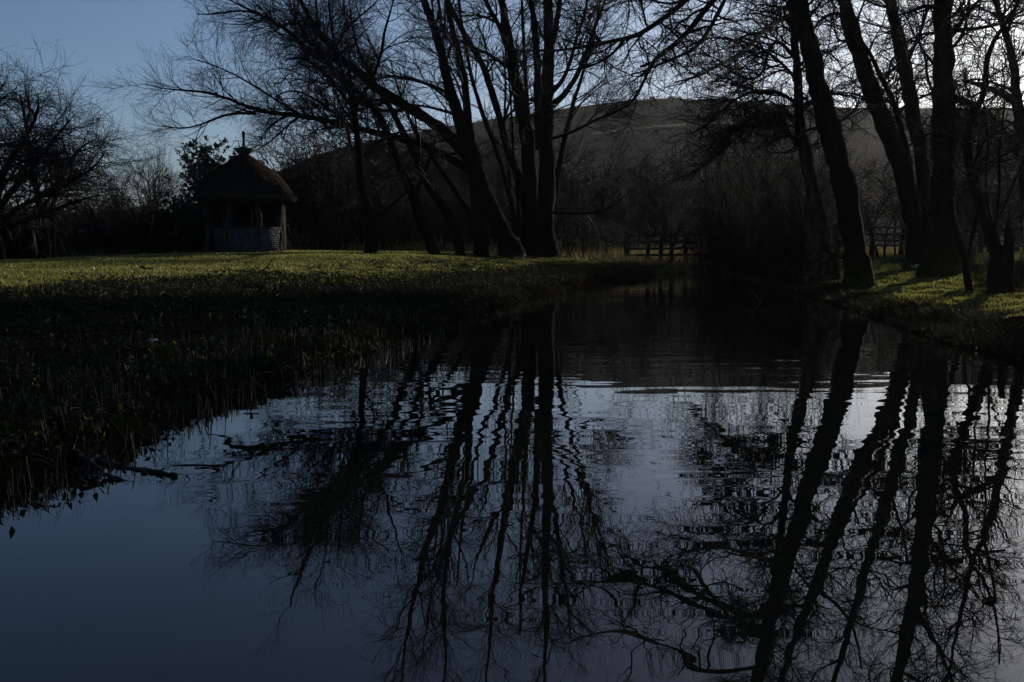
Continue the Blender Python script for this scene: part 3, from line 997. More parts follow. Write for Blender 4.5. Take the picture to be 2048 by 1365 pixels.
bJ = place(1940, 582)
dJ = bJ[1]
traced_tree('sapling', 'slender forked young tree standing right of the stoutest trunk', bJ,
            [trace([(1941, 585, 17), (1931, 520, 15), (1917, 482, 13), (1905, 433, 11), (1899, 380, 9), (1905, 322, 7), (1900, 250, 5), (1905, 180, 3), (1900, 110, 2)], dJ, dJ, bJ, jitter=.3, seed=70),
             trace([(1933, 528, 8), (1943, 476, 7), (1952, 447, 6), (1958, 400, 5), (1953, 330, 4), (1960, 250, 3)], dJ, dJ + .5, jitter=.3, seed=71)], [],
            crown_right(34, 300, 1000, 1.1, .6, .3, (0, 0, .1), .3, (0, 0, .2)), MAT['bark'], MAT['scrub'], 36, sides=9)

bK = place(2004, 584)
dK = bK[1]
stK = [flare(*trace([(2004, 588, 44), (1996, 520, 32), (1978, 450, 26), (1962, 400, 23), (1942, 345, 20), (1932, 300, 17), (1931, 264, 15), (1946, 226, 12), (1970, 194, 11), (1978, 172, 10), (1970, 140, 9), (1973, 100, 9), (1999, 64, 8), (2022, 35, 7), (2037, 6, 6), (2060, -60, 5), (2070, -150, 3)], dK, dK, bK, jitter=.25, seed=72), 1.2, .4),
       trace([(2016, 585, 30), (2014, 540, 24), (2018, 500, 20), (2016, 460, 14), (2018, 438, 11)], dK - .4, dK - .4, jitter=.25, seed=73)]
liK = [trace([(1936, 300, 8), (1943, 250, 8), (1948, 215, 7), (1936, 196, 6), (1912, 192, 5)], dK, dK - .3, jitter=.3, seed=74),
       trace([(1990, 470, 6), (2000, 380, 5), (1998, 300, 4), (2010, 200, 3), (2004, 120, 2)], dK - .3, dK - .3, jitter=.3, seed=75),
       trace([(1982, 440, 5), (1970, 370, 4), (1976, 290, 3), (1966, 190, 2.5), (1972, 90, 2)], dK - .5, dK - .8, jitter=.3, seed=76),
       trace([(1985, 460, 6), (2010, 410, 5), (2030, 360, 4), (2056, 310, 3)], dK - .3, dK - 1, jitter=.3, seed=77)]
traced_tree('alder_tree', 'crooked tree with a broken stump at its foot, near the right bank edge', bK, stK, liK, crown_right(90, 700, 2400, 1.2, .65, .3, (.03, 0, .08), .2, (.1, 0, .15)), MAT['bark'], MAT['scrub'], 37)

bLt = at_depth(2075, 27.0)
dLt = bLt[1]
stL = [trace([(2075, 525, 34), (2062, 430, 26), (2048, 352, 23), (2038, 250, 22), (2034, 200, 19), (2028, 123, 15), (2018, 85, 13), (2005, 53, 12), (1993, 12, 10), (1985, -60, 9), (1970, -180, 6), (1965, -280, 3)], dLt, dLt, bLt, jitter=.2, seed=78)]
liL = [trace([(2034, 210, 13), (2006, 190, 12), (1978, 174, 10), (1950, 168, 7), (1925, 160, 4)], dLt, dLt - 1, jitter=.3, seed=79),
       trace([(2012, 72, 8), (2030, 20, 7), (2050, -50, 5)], dLt, dLt - 1, jitter=.3, seed=80)]
traced_tree('alder_tree', 'greyish trunk at the far right edge, behind the crooked tree', bLt, stL, liL, crown_right(70, 600, 2200, 1.6, .8, .36, (0, 0, .06), .25, (-.05, 0, .1)), MAT['bark'], MAT['scrub'], 38)


# ------------------------------------------------------------------ shrubs and scrub (three kinds of mesh, copied)
def make_bush(name, seed, label, cat, group, h=2.6, n0=16, n1=170, n2=1500, n3=4200, spread=(32, 16), trop=(0, 0, .02), r0=.035, mat='scrub', thin=1.0):
    rng = np.random.default_rng(seed)
    root = thing(name, (0, 0, 0), label, cat, group)
    a0 = rng.uniform(0, 2 * math.pi, n0)
    az = np.stack([np.cos(a0), np.sin(a0), 0 * a0], 1)
    tilt = np.radians(np.abs(rng.normal(spread[0], spread[1], n0)))[:, None]
    d = np.concatenate([az[:, :2] * np.sin(tilt), np.cos(tilt)], 1)
    p = np.concatenate([az[:, :2] * rng.uniform(0, .35, (n0, 1)), np.full((n0, 1), -.1)], 1)
    K = 9
    S = np.empty((n0, K, 3))
    S[:, 0] = p
    ln = h * rng.uniform(.75, 1.2, n0)
    w = rng.normal(0, .1, (n0, 3))
    for k in range(1, K):
        w = w * .5 + rng.normal(0, .1, (n0, 3))
        d = norm(d + np.array(trop) + w)
        p = p + d * (ln / (K - 1))[:, None]
        S[:, k] = p
    SR = r0 * rng.uniform(.6, 1.2, n0)[:, None] * np.linspace(1, .25, K)[None]
    Geo().tubes(S, SR, 5).build('stem', MAT['bark'], root)
    a, ar = sprout(rng, S, SR, n1, .12, 1, (46, 16), h * .42, .4, .4, 7, .6, .007 * thin, trop, .17, None, .35)
    b, br = sprout(rng, a, ar, n2, .1, 1, (46, 16), h * .2, .4, .3, 5, .65, .0055 * thin, trop, .2, None, .5)
    c, cr = sprout(rng, b, br, n3, .1, 1, (46, 16), h * .1, .4, .3, 3, .8, .0045 * thin, trop, .2, None, .8)
    g = Geo()
    g.tubes(a, ar, 4)
    g.tubes(b, br, 3)
    g.tubes(c, cr, 3)
    g.build('crown', MAT[mat], root)
    return root


T_LAB = 'dense bare thicket bush overhanging the dark far end of the water'
T_GRP = 'thicket over the far end of the stream'
thick = [make_bush('thicket_bush', 61, T_LAB, 'bush', T_GRP, 3.0, 14, 170, 1400, 3600, (40, 18), (0, 0, -.03), .04, 'scrub', 1.0),
         make_bush('thicket_bush', 62, T_LAB, 'bush', T_GRP, 3.0, 15, 180, 1400, 3600, (48, 18), (0, 0, -.05), .04, 'scrub', 1.0)]
spots = [(1596, 552, 29, .6), (1578, 548, 30.5, .8), (1566, 540, 36, .95), (1520, 540, 39, .9), (1470, 538, 46, 1.0), (1530, 535, 44, 1.1), (1490, 530, 50, 1.1), (1580, 530, 42, 1.05), (1440, 530, 52, 1.0)]
rng = np.random.default_rng(5)
for i, (x, y, Y, s) in enumerate(spots):
    b = at_depth(x, Y)
    if b[2] < 0:
        b[2] = -.05
    o = thick[i % 2] if i < 2 else dup(thick[i % 2], b, 0, 1)
    o.location = [float(k) for k in b]
    o.rotation_euler = (0, 0, rng.uniform(0, 6.28))
    o.scale = (s, s, s * rng.uniform(1.55, 1.9))

S_LAB = 'bare scrub bush behind the leaning willow trunks'
S_GRP = 'scrub behind the willows'
scrub = [make_bush('scrub_bush', 63, S_LAB, 'bush', S_GRP, 2.4, 9, 90, 650, 1500, (24, 12), (0, 0, .03), .03, 'scrub', 1.25),
         make_bush('scrub_bush', 64, S_LAB, 'bush', S_GRP, 2.4, 10, 90, 650, 1500, (30, 14), (0, 0, .0), .03, 'scrub', 1.25)]
spots = [(640, 46, 1.9), (690, 48, 2.0), (596, 47, 1.6), (670, 44.5, 1.2), (725, 50, 1.9), (780, 48, 1.2), (765, 45, .8), (830, 50, 1.3), (890, 48, 1.2), (960, 48, 1.1), (1010, 50, 1.3), (1060, 47, .9), (1140, 47, 1.1), (1180, 53, 1.2), (1240, 58, 1.2), (1310, 60, 1.4), (620, 52, 1.6), (860, 54, 1.7), (930, 56, 1.7), (1010, 58, 1.7), (1100, 57, 1.6), (770, 56, 2.3), (815, 60, 2.5), (885, 62, 2.5), (950, 61, 2.3), (700, 58, 2.4), (655, 56, 2.2), (1050, 62, 2.3), (1135, 55, 1.7), (1165, 58, 1.8), (1215, 62, 1.9), (1275, 66, 2.0), (1340, 66, 2.2)]
for i, (x, Y, s) in enumerate(spots):
    b = at_depth(x, Y)
    o = scrub[i % 2] if i < 2 else dup(scrub[i % 2], b, 0, 1)
    o.location = [float(k) for k in b]
    o.rotation_euler = (0, 0, rng.uniform(0, 6.28))
    o.scale = (s, s, s * rng.uniform(.9, 1.15))
    if x < 700:
        o['label'] = 'bare scrub bush between the thatched shelter and the weeping willow'
        o['group'] = 'scrub right of the shelter'
    elif 880 < x < 1120:
        o['label'] = 'bare scrub bush behind the tall straight willow clump'
        o['group'] = 'scrub behind the tall clump'
    if x > 1120:
        o['label'] = 'bare scrub bush behind the rail fence over the stream'
        o['group'] = 'scrub behind the stream fence'

H_LAB = 'dark bare hedge shrub along the lawn edge left of the shelter'
H_GRP = 'hedgerow left of the shelter'
hedge = [make_bush('hedge_shrub', 65, H_LAB, 'shrub', H_GRP, 2.0, 16, 180, 1700, 4400, (30, 14), (0, 0, -.01), .03, 'scrub', 1.7)]
for i, (x, Y, s) in enumerate([(40, 50, 1.0), (85, 49, 1.05), (130, 50, 1.0), (175, 48, 1.0), (215, 50, 1.05), (255, 48.5, 1.05), (300, 49, 1.2), (340, 48, 1.2), (380, 47, 1.25), (415, 49, 1.2), (150, 53, 1.2), (270, 54, 1.3), (5, 48, .95), (330, 53, 1.3), (60, 54, 1.2), (210, 55, 1.3)]):
    b = at_depth(x, Y)
    o = hedge[0] if i < 1 else dup(hedge[0], b, 0, 1)
    o.location = [float(k) for k in b]
    o.rotation_euler = (0, 0, rng.uniform(0, 6.28))
    o.scale = (s, s, s * rng.uniform(.9, 1.1))

for i, (x, Y, s, lab, grp) in enumerate([(8, 35, .95, 'dark brush filling the foot of the left weeping tree', 'brush under the left tree'), (-40, 34, 1.0, 'dark brush filling the foot of the left weeping tree', 'brush under the left tree'), (50, 36, .8, 'dark brush filling the foot of the left weeping tree', 'brush under the left tree'),
                                         (1972, 22.5, .34, 'low bramble left of the foot of the crooked tree', None), (2042, 21.5, .36, 'low bramble right of the broken stump', None), (1915, 31, .4, 'low bramble just behind the slender forked tree', None)]):
    b = at_depth(x, Y)
    o = dup(hedge[0], b, rng.uniform(0, 6.28), (s, s, s * rng.uniform(.9, 1.2)), lab, grp)
    o.name = 'brush' if grp else 'bramble'
    if not grp:
        del o['group']
        o['category'] = 'bramble'
# saplings standing behind the right-hand fence
B_LAB = 'thin bare sapling behind the right-hand rail fence'
B_GRP = 'saplings behind the right fence'
sap = make_bush('sapling', 66, B_LAB, 'sapling', B_GRP, 3.6, 4, 60, 420, 1200, (12, 7), (0, 0, .0), .045, 'scrub', 1.0)
for i, (x, Y, s) in enumerate([(1760, 43, 1.1), (1790, 45, 1.25), (1830, 44, 1.1), (1930, 43, 1.1), (1985, 44, 1.2), (2030, 45, 1.2), (1960, 48, 1.4), (2070, 42, 1.2), (1900, 47, 1.3), (1690, 48, 1.2)]):
    b = at_depth(x, Y)
    o = sap if i < 1 else dup(sap, b, 0, 1)
    o.location = [float(k) for k in b]
    o.rotation_euler = (0, 0, rng.uniform(0, 6.28))
    o.scale = (s, s, s * rng.uniform(.9, 1.15))

# weeping bush-like tree at the left edge
def left_tree():
    b = at_depth(30, 33.0)
    rng = np.random.default_rng(71)
    root = thing('weeping_tree', b, 'big bushy bare tree with drooping outer twigs at the left edge', 'tree')
    stems = [trace([(95, 515, 16), (84, 440, 13), (70, 370, 11), (60, 300, 9), (50, 240, 6), (40, 190, 3)], 33, 32, jitter=.5, seed=81),
             trace([(108, 513, 12), (104, 440, 10), (112, 380, 8), (140, 320, 6), (165, 290, 4), (190, 280, 2)], 33.4, 33, jitter=.5, seed=82),
             trace([(0, 520, 24), (-10, 440, 20), (-4, 380, 15), (20, 320, 11), (60, 260, 7), (80, 215, 4), (76, 185, 2)], 32.5, 31, jitter=.4, seed=83),
             trace([(-40, 520, 26), (-60, 420, 20), (-60, 320, 14), (-40, 240, 9), (-10, 190, 5), (10, 165, 2)], 33, 32, jitter=.4, seed=84),
             trace([(-20, 470, 14), (30, 420, 11), (90, 390, 9), (150, 360, 6), (195, 330, 4), (212, 300, 2)], 32.5, 30.5, jitter=.4, seed=85),
             trace([(-20, 440, 14), (20, 390, 11), (70, 330, 8), (115, 270, 5), (140, 240, 3)], 32.5, 31, jitter=.4, seed=86),
             trace([(-20, 480, 12), (40, 445, 10), (100, 425, 7), (160, 400, 4), (200, 390, 2)], 32.5, 31, jitter=.4, seed=87)]
    for k, (p, r) in enumerate(stems):
        p = p.copy()
        if k < 4:
            p[0, 2] = g1(p[0, 0], p[0, 1]) - .1
        Geo().tubes(p, r, 9, .06, 300 + k, cap=True).build('trunk' if k < 4 else 'limb', MAT['bark'], root, b)
    P0, R0 = stack(stems, 20)
    a, ar = sprout(rng, P0, R0, 230, .22, 1, (46, 16), 1.8, .4, .4, 9, .42, .008, (.03, 0, .02), .15, (.08, 0, .16), .35)
    bb, br = sprout(rng, a, ar, 1700, .12, 1, (42, 16), .95, .4, .3, 6, .6, .0065, (.02, 0, -.08), .15, None, .5)
    c, cr = sprout(rng, bb, br, 6000, .1, 1, (42, 16), .62, .4, .2, 4, .75, .0045, (0, 0, -.25), .12, None, .7)
    g = Geo()
    g.tubes(a, ar, 4)
    g.tubes(bb, br, 3)
    g.tubes(c, cr, 3)
    g.build('crown', MAT['twig'], root, b)


left_tree()


# evergreen shrub behind the shelter: real leaves
def evergreen(name, label, x, Y, w_px, top, seed, nleaf=9000):
    b = at_depth(x, Y)
    rng = np.random.default_rng(seed)
    root = thing(name, b, label, 'shrub')
    h = P(x, top, Y)[2] - b[2]
    w = w_px / F * Y / 2
    n0 = 14
    a0 = rng.uniform(0, 6.28, n0)
    K = 8
    S = np.empty((n0, K, 3))
    for i in range(n0):
        tip = np.array([math.cos(a0[i]) * w * rng.uniform(.2, .85), math.sin(a0[i]) * w * rng.uniform(.2, .8), h * rng.uniform(.6, .95)])
        for k in range(K):
            t = k / (K - 1)
            S[i, k] = tip * np.array([t ** .7, t ** .7, t]) + rng.normal(0, .05, 3)
        S[i, 0, 2] = -.1
    SR = np.full((n0, 1), .05) * np.linspace(1, .2, K)[None]
    Geo().tubes(S, SR, 5).build('stem', MAT['bark'], root)
    a, ar = sprout(rng, S, SR, 240, .25, 1, (55, 16), w * .55, .35, .3, 6, .5, .010, (0, 0, .03), .15, None, .4)
    bq, br = sprout(rng, a, ar, 1100, .15, 1, (48, 16), .42, .35, .3, 4, .6, .006, (0, 0, .08), .15, None, .6)
    g = Geo().tubes(a, ar, 4).tubes(bq, br, 3)
    g.build('branches', MAT['scrub'], root)
    i = rng.integers(0, len(bq), nleaf)
    t = rng.uniform(.2, 1, nleaf) * 3
    k = np.minimum(t.astype(int), 2)
    f = (t - k)[:, None]
    pos = bq[i, k] * (1 - f) + bq[i, k + 1] * f
    g = Geo().leaves(pos, rng.normal(0, 1, (nleaf, 3)) + np.array([0, 0, .3]), rng.uniform(.10, .19, nleaf), .55, rng)
    g.build('crown', MAT['holly'], root, smooth=False)
    return root


evergreen('evergreen_shrub', 'leafy dark evergreen shrub rising behind the left side of the thatched shelter', 418, 46, 205, 282, 91, 17000)
def shade_shrub_at(X, Y, h, w, seed, label):  # unseen evergreen added beyond the right edge to cast shade on the near bank
    px = 1024 + X / Y * F
    top = 490.5 - (h + g1(X, Y) - H) / Y * F
    return evergreen('shade_shrub', label, px, Y, 2 * w / Y * F, top, seed, 6500)


shade_shrub_at(15.5, 22.0, 4.6, 2.6, 93, 'added shade shrub out of view on the right bank, farther of the two')
shade_shrub_at(12.6, 17.0, 4.0, 2.2, 94, 'added shade shrub out of view on the right bank, nearer of the two')
evergreen('evergreen_shrub', 'lower leafy evergreen just behind the right slope of the thatched roof', 520, 47, 40, 312, 92, 1500)

# small trees on the left skyline
def round_tree(name, label, x, Y, top, w_px, seed, n=(26, 320, 2600), up=.22):
    b = at_depth(x, Y)
    rng = np.random.default_rng(seed)
    root = thing(name, b, label, 'tree')
    h = P(x, top, Y)[2] - b[2]
    w = w_px / F * Y / 2
    K = 10
    tr = np.stack([np.linspace(0, .3, K), 0 * np.linspace(0, 1, K), np.linspace(-.2, h * .55, K)], 1)[None]
    rr = (h * .022 * np.linspace(1, .35, K))[None]
    Geo().tubes(tr, rr, 8, .05).build('trunk', MAT['bark'], root)
    a, ar = sprout(rng, tr, rr, n[0], .2, 1, (44, 16), h * .55, .2, .3, 9, .55, .03, (0, 0, up), .08, None, .3)
    bb, br = sprout(rng, a, ar, n[1], .15, 1, (38, 12), h * .24, .3, .2, 6, .55, .018, (0, 0, up), .1, None, .4)
    c, cr = sprout(rng, bb, br, n[2], .1, 1, (30, 12), h * .1, .3, .2, 4, .6, .012, (0, 0, up), .12, None, .6)
    g = Geo().tubes(a, ar, 4).tubes(bb, br, 3).tubes(c, cr, 3)
    o = g.build('crown', MAT['twig'], root)
    co = np.empty(len(o.data.vertices) * 3, np.float32)
    o.data.vertices.foreach_get('co', co)
    co = co.reshape(-1, 3)
    half = np.percentile(np.abs(co[:, 0]), 95)
    topz = np.percentile(co[:, 2], 97)
    root.scale = (w / half, w / half, h / topz)
    return root


round_tree('skyline_tree', 'hazy round-headed bare tree on the skyline left of the shelter', 312, 125, 306, 92, 95, (34, 400, 2900), .08)
round_tree('skyline_tree', 'low bushy bare tree on the skyline beside the round-headed one', 240, 105, 342, 84, 96, (28, 300, 1500), .05)
round_tree('skyline_tree', 'low bare tree on the skyline nearest the left weeping tree', 205, 110, 356, 70, 97, (28, 260, 1200), .05)
round_tree('skyline_tree', 'small bare tree on the skyline between round-headed tree and evergreen', 352, 115, 350, 60, 98, (28, 240, 1000), .05)

# far wood in front of the hill foot, reads as one mass
def far_wood():
    rng = np.random.default_rng(101)
    N = 80
    X = rng.uniform(-260, 260, N)
    Y = rng.uniform(150, 228, N)
    h = rng.uniform(4, 9, N)
    p0 = np.stack([X, Y, np.full(N, .6)], 1)
    tr = np.stack([p0 + np.array([0, 0, 1.0]) * (h * t)[:, None] for t in np.linspace(0, .7, 4)], 1)
    rr = (.12 * np.linspace(1, .5, 4))[None] * np.ones((N, 1))
    a, ar = sprout(rng, tr, rr, N * 14, .1, 1, (45, 14), 3.2, .3, .3, 4, .6, .05, (0, 0, .12), .12, None, .4)
    b, br = sprout(rng, a, ar, N * 70, .1, 1, (42, 14), 1.4, .3, .3, 3, .7, .03, (0, 0, .1), .15, None, .6)
    o = Geo().tubes(tr, rr, 4).tubes(a, ar, 3).tubes(b, br, 3).build('far_wood', MAT['twig'])
    stuff(o, 'far bare wood along the foot of the hill')


far_wood()

# bushes and mast on the ridge
def ridge_z(X):
    i = 33
    return np.interp(X, HV[i, :, 0], HV[i, :, 2])


def ridge_bush(x, w_px, h_px, label, seed):
    Y = 619.0
    X = (x - 1024) / F * Y
    rng = np.random.default_rng(seed)
    w, h = w_px / F * Y / 2, h_px / F * Y
    base = (X, Y, ridge_z(X) - .6)
    root = thing('ridge_bush', base, label, 'bush')
    n = 1500
    v = norm(rng.normal(0, 1, (n, 3))) * rng.uniform(.2, 1, (n, 1)) ** .5
    v[:, 2] = np.abs(v[:, 2])
    pos = v * np.array([w, w * .8, h])
    Geo().leaves(pos, rng.normal(0, 1, (n, 3)), rng.uniform(.4, .9, n), .6, rng).build('crown', MAT['weed'], root, smooth=False)
    st = np.array([[[0, 0, -.5], [0, 0, h * .3], [w * .1, 0, h * .7]]])
    Geo().tubes(st, np.array([[.3, .25, .1]]), 6).build('trunk', MAT['bark'], root)


ridge_bush(1299, 12, 9, 'small round bush on the hill ridge left of the mast', 111)
ridge_bush(1336, 18, 9, 'left half of the low bush clump on the hill ridge right of the mast', 112)
ridge_bush(1352, 16, 7, 'right half of the low bush clump on the hill ridge right of the mast', 113)
rng = np.random.default_rng(120)
n = 2600
hx = (rng.uniform(880, 1720, n) - 1024) / F * 619
keep = vnoise(hx * .06, hx * 0, 21) > -.15
hx = hx[keep]
n = len(hx)
hz = ridge_z(hx) - .3 + rng.random(n) ** 1.5 * (.8 + 1.1 * np.abs(vnoise(hx * .11, hx * 0 + 3, 22)))
stuff(Geo().leaves(np.stack([hx, 617 + rng.uniform(-1, 1, n), hz], 1), rng.normal(0, 1, (n, 3)), rng.uniform(.5, 1.0, n), .6, rng).build('ridge_scrub', MAT['weed'], smooth=False), 'low scrub along the hill ridge')
Xm = (1311.5 - 1024) / F * 619
zm = float(ridge_z(Xm))
mast = thing('mast', (Xm, 619, zm), 'thin mast standing on the hill ridge between the bushes', 'mast')
Geo().tubes([[0, 0, -1], [0, 0, 3], [0, 0, 6.8]], [.16, .13, .07], 6, cap=True).build('pole', MAT['mast'], mast)
Geo().box((0, 0, 5.6), (.9, .1, .1)).build('crossarm', MAT['mast'], mast, smooth=False)

# pale grass track on the hillside
tx = np.linspace(1180, 1470, 24)
ty = np.interp(tx, [1180, 1300, 1400, 1470], [272, 258, 252, 250])
top, bot = [], []
for x, y in zip(tx, ty):
    # find the hill sheet row whose direction matches this pixel
    X_, Yr_, Z_ = HV[:34, :, 0], HV[:34, :, 1], HV[:34, :, 2]
    col = np.argmin(np.abs((x - 1024) / F * 620 - HV[33, :, 0]))
    yy = 490.5 - (HV[:34, col, 2] - H) / HV[:34, col, 1] * F
    for dy, dst in ((0, top), (4, bot)):
        t = np.interp(-(y + dy), -yy, np.arange(34))
        zz = np.interp(t, np.arange(34), HV[:34, col, 2])
        Yv = np.interp(t, np.arange(34), HV[:34, col, 1])
        dst.append([(x - 1024) / F * Yv, Yv, H + (490.5 - (y + dy)) / F * Yv + .35])
tv = np.array(top + bot)
n = len(top)
tq = [[i, i + 1, n + i + 1, n + i] for i in range(n - 1)]
structure(Geo().add(tv, tq).build('track', MAT['track']))


# ------------------------------------------------------------------ thatched shelter
def shelter():
    b = place(497, 506, 60)
    Yc = b[1] + 1.4
    X0 = (495 - 1024) / F * Yc
    z0 = g1(X0, Yc) - .02
    s = Yc / F                                   # metres per pixel at its centre
    root = thing('thatched_shelter', (X0, Yc, z0), 'small octagonal summerhouse with thatched roof, flint half walls and rustic posts', 'summerhouse')
    eave = (505 - 404) * s
    topz = (505 - 317) * s
    Rw = 75 * s
    phi = R(59)
    # local frame: +x right, -y towards the camera
    ang = [phi + k * math.pi / 4 for k in range(8)]
    vert = [np.array([math.cos(a) * Rw, -math.sin(a) * Rw, 0]) for a in ang]   # 0 front, 1 front-left, 2 left ...
    # roof
    prof = [(Rw + .06, eave + .02), (100 * s, eave - .03), (102 * s, eave + .03), (99 * s, eave + 6 * s), (91 * s, eave + 18 * s), (84 * s, eave + 29 * s), (76 * s, eave + 39 * s), (67 * s, eave + 49 * s), (54 * s, eave + 60 * s), (37 * s, eave + 71 * s), (15 * s, eave + 81 * s), (9 * s, topz + .06)]
    S = 48
    rng = np.random.default_rng(7)
    rows = []
    for r, z in prof:
        a = np.arange(S) * 2 * math.pi / S
        oct_ = 1 - .035 * (1 - np.abs(np.cos((a - phi) * 4)))
        rr = r * oct_ * (1 + rng.normal(0, .006, S))
        rows.append(np.stack([np.cos(a) * rr, -np.sin(a) * rr, z + rng.normal(0, .012, S)], 1))
    V = np.array(rows)
    q = [[i * S + j, i * S + (j + 1) % S, (i + 1) * S + (j + 1) % S, (i + 1) * S + j] for i in range(len(prof) - 1) for j in range(S)]
    roof = Geo().add(V.reshape(-1, 3), q).build('roof', MAT['thatch'], root)
    # loose straw over the thatch
    n = 3600
    a = rng.uniform(0, 2 * math.pi, n)
    t = rng.uniform(0, 1, n) ** .8
    pr = np.array(prof[2:])
    L = np.concatenate([[0], np.cumsum(np.hypot(np.diff(pr[:, 0]), np.diff(pr[:, 1])))])
    L /= L[-1]
    r0, z0_ = np.interp(t, L, pr[:, 0]), np.interp(t, L, pr[:, 1])
    t1 = np.clip(t - rng.uniform(.10, .22, n), -.03, 1)
    r1, z1 = np.interp(t1, L, pr[:, 0]) + rng.uniform(.0, .035, n), np.interp(t1, L, pr[:, 1])
    a1 = a + rng.normal(0, .03, n)
    oc = 1 - .035 * (1 - np.abs(np.cos((a - phi) * 4)))
    p0 = np.stack([np.cos(a) * r0 * oc, -np.sin(a) * r0 * oc, z0_], 1)
    p1 = np.stack([np.cos(a1) * (r1 + .01) * oc, -np.sin(a1) * (r1 + .01) * oc, z1 + .01 - .03 * (t1 < 0)], 1)
    ts = Geo().tubes(np.stack([p0, (p0 + p1) / 2 + .01, p1], 1), np.full((n, 3), .008), 3).build('straw', MAT['thatch'], roof)
    ts['kind'] = 'stuff'
    # cap and finial
    capp = [(9 * s, topz + .02), (11 * s, topz + .07), (15 * s, topz + .16), (20 * s, topz + .24), (20.5 * s, topz + .27), (10 * s, topz + .30), (3.2 * s, topz + .36), (2.6 * s, topz + .40)]

    def lathe(pr, S=24):
        a = np.arange(S) * 2 * math.pi / S
        V = np.array([np.stack([np.cos(a) * r, np.sin(a) * r, 0 * a + z], 1) for r, z in pr]).reshape(-1, 3)
        q = [[i * S + j, i * S + (j + 1) % S, (i + 1) * S + (j + 1) % S, (i + 1) * S + j] for i in range(len(pr) - 1) for j in range(S)]
        return Geo().add(V, q)
    cap = lathe(capp).build('roof_cap', MAT['lead'], roof)
    z = topz + .38
    fin = lathe([(.035, z), (.06, z + .02), (.05, z + .10), (.035, z + .13), (.04, z + .22), (.055, z + .34), (.058, z + .44), (.045, z + .50), (.0, z + .52)], 14).build('finial', MAT['oak'], roof)
    Geo().tubes([[-.14, 0, topz + .26], [-.17, 0, topz + .40], [-.19, 0, topz + .55]], [.02, .018, .012], 6, cap=True).build('peg', MAT['oak'], roof)
    # wall plate beam ring
    for k in range(8):
        p, q_ = vert[k], vert[(k + 1) % 8]
        Geo().beam(p + [0, 0, eave - .06], q_ + [0, 0, eave - .06], .12, .12).build('beam', MAT['oak'], root, smooth=False)
    # crooked rustic posts
    for k in range(8):
        bend = rng.normal(0, .05, (7, 2))
        bend[0] = bend[-1] = 0
        if k == 0:
            bend = np.array([[0, 0], [-.02, 0], [-.05, 0], [.05, 0], [.08, 0], [.02, 0], [0, 0]])
        if k == 1:
            bend = np.array([[0, 0], [-.07, 0], [-.06, 0], [.02, 0], [.10, 0], [.12, 0], [.12, 0]])
        pp = np.array([[vert[k][0] + bend[i, 0], vert[k][1] + bend[i, 1], zz] for i, zz in enumerate(np.linspace(-.05, eave - .02, 7))])
        pp = catmull(pp, 14)
        rad = .095 * (1 + .25 * np.exp(-np.linspace(0, 1, 14) * 6)) * (1 if k < 2 else .8)
        Geo().tubes(pp, rad, 9, .08, 40 + k).build('post', MAT['oak'], root)
    # low walls: faces by index k = vert[k] -> vert[k+1]; 7 = front right, 0 = front left, 1 = doorway
    wall_h = (505 - 460) * s

    def flint_wall(k, stones=True):
        p, q_ = vert[k], vert[(k + 1) % 8]
        d = q_ - p
        Lw = np.linalg.norm(d)
        d = d / Lw
        nrm = np.array([d[1], -d[0], 0])
        if np.dot(nrm, (p + q_) / 2) < 0:
            nrm = -nrm
        c = (p + q_) / 2
        w = Geo().box(c + [0, 0, wall_h / 2 - .05], (Lw - .14, .16, wall_h + .1), ax=np.array([d, np.cross([0, 0, 1.0], d), [0, 0, 1.0]])).build('half_wall', MAT['mortar'], root, smooth=False)
        Geo().box(c + [0, 0, wall_h + .03], (Lw - .1, .22, .06), ax=np.array([d, np.cross([0, 0, 1.0], d), [0, 0, 1.0]])).build('sill', MAT['oak'], w, smooth=False)
        if not stones:
            return
        g = Geo()
        nz, nx = 11, int((Lw - .18) / .095)
        for iz in range(nz):
            for ix in range(nx):
                u = -(Lw - .2) / 2 + (ix + .5 + (iz % 2) * .4 + rng.normal(0, .12)) * (Lw - .2) / nx
                v = (iz + .5 + rng.normal(0, .1)) * wall_h / nz
                if abs(u) > (Lw - .2) / 2:
                    continue
                cc = c + d * u + nrm * .075 + np.array([0, 0, v])
                rx, rz = rng.uniform(.032, .055), rng.uniform(.028, .044)
                m = 7
                aa = np.arange(m) * 2 * math.pi / m + rng.uniform(0, 1)
                jr = rng.uniform(.75, 1.15, m)
                ring = [cc + d * (math.cos(t_) * rx * f) + np.array([0, 0, math.sin(t_) * rz * f]) for t_, f in zip(aa, jr)]
                ring2 = [cc + (x_ - cc) * .7 + nrm * rng.uniform(.012, .024) for x_ in ring]
                ctr = cc + nrm * rng.uniform(.018, .034)
                V = ring + ring2 + [ctr]
                g.add(V, [[j, (j + 1) % m, m + (j + 1) % m, m + j] for j in range(m)], [[m + j, m + (j + 1) % m, 2 * m] for j in range(m)])
        f = g.build('flint_stones', MAT['flint'], w, smooth=False)
        f['kind'] = 'stuff'
        f['label'] = 'rounded grey flint stones set in mortar'
    flint_wall(0)
    flint_wall(7)
    flint_wall(2, False)
    flint_wall(3, False)
    # low door panel in the left opening
    p, q_ = vert[1], vert[2]
    c = p * .62 + q_ * .38
    d = norm(q_ - p)
    Geo().box(c + [0, 0, .42], (np.linalg.norm(q_ - p) * .55, .05, .84), ax=np.array([d, np.cross([0, 0, 1.0], d), [0, 0, 1.0]])).build('gate', MAT['oak'], root, smooth=False)
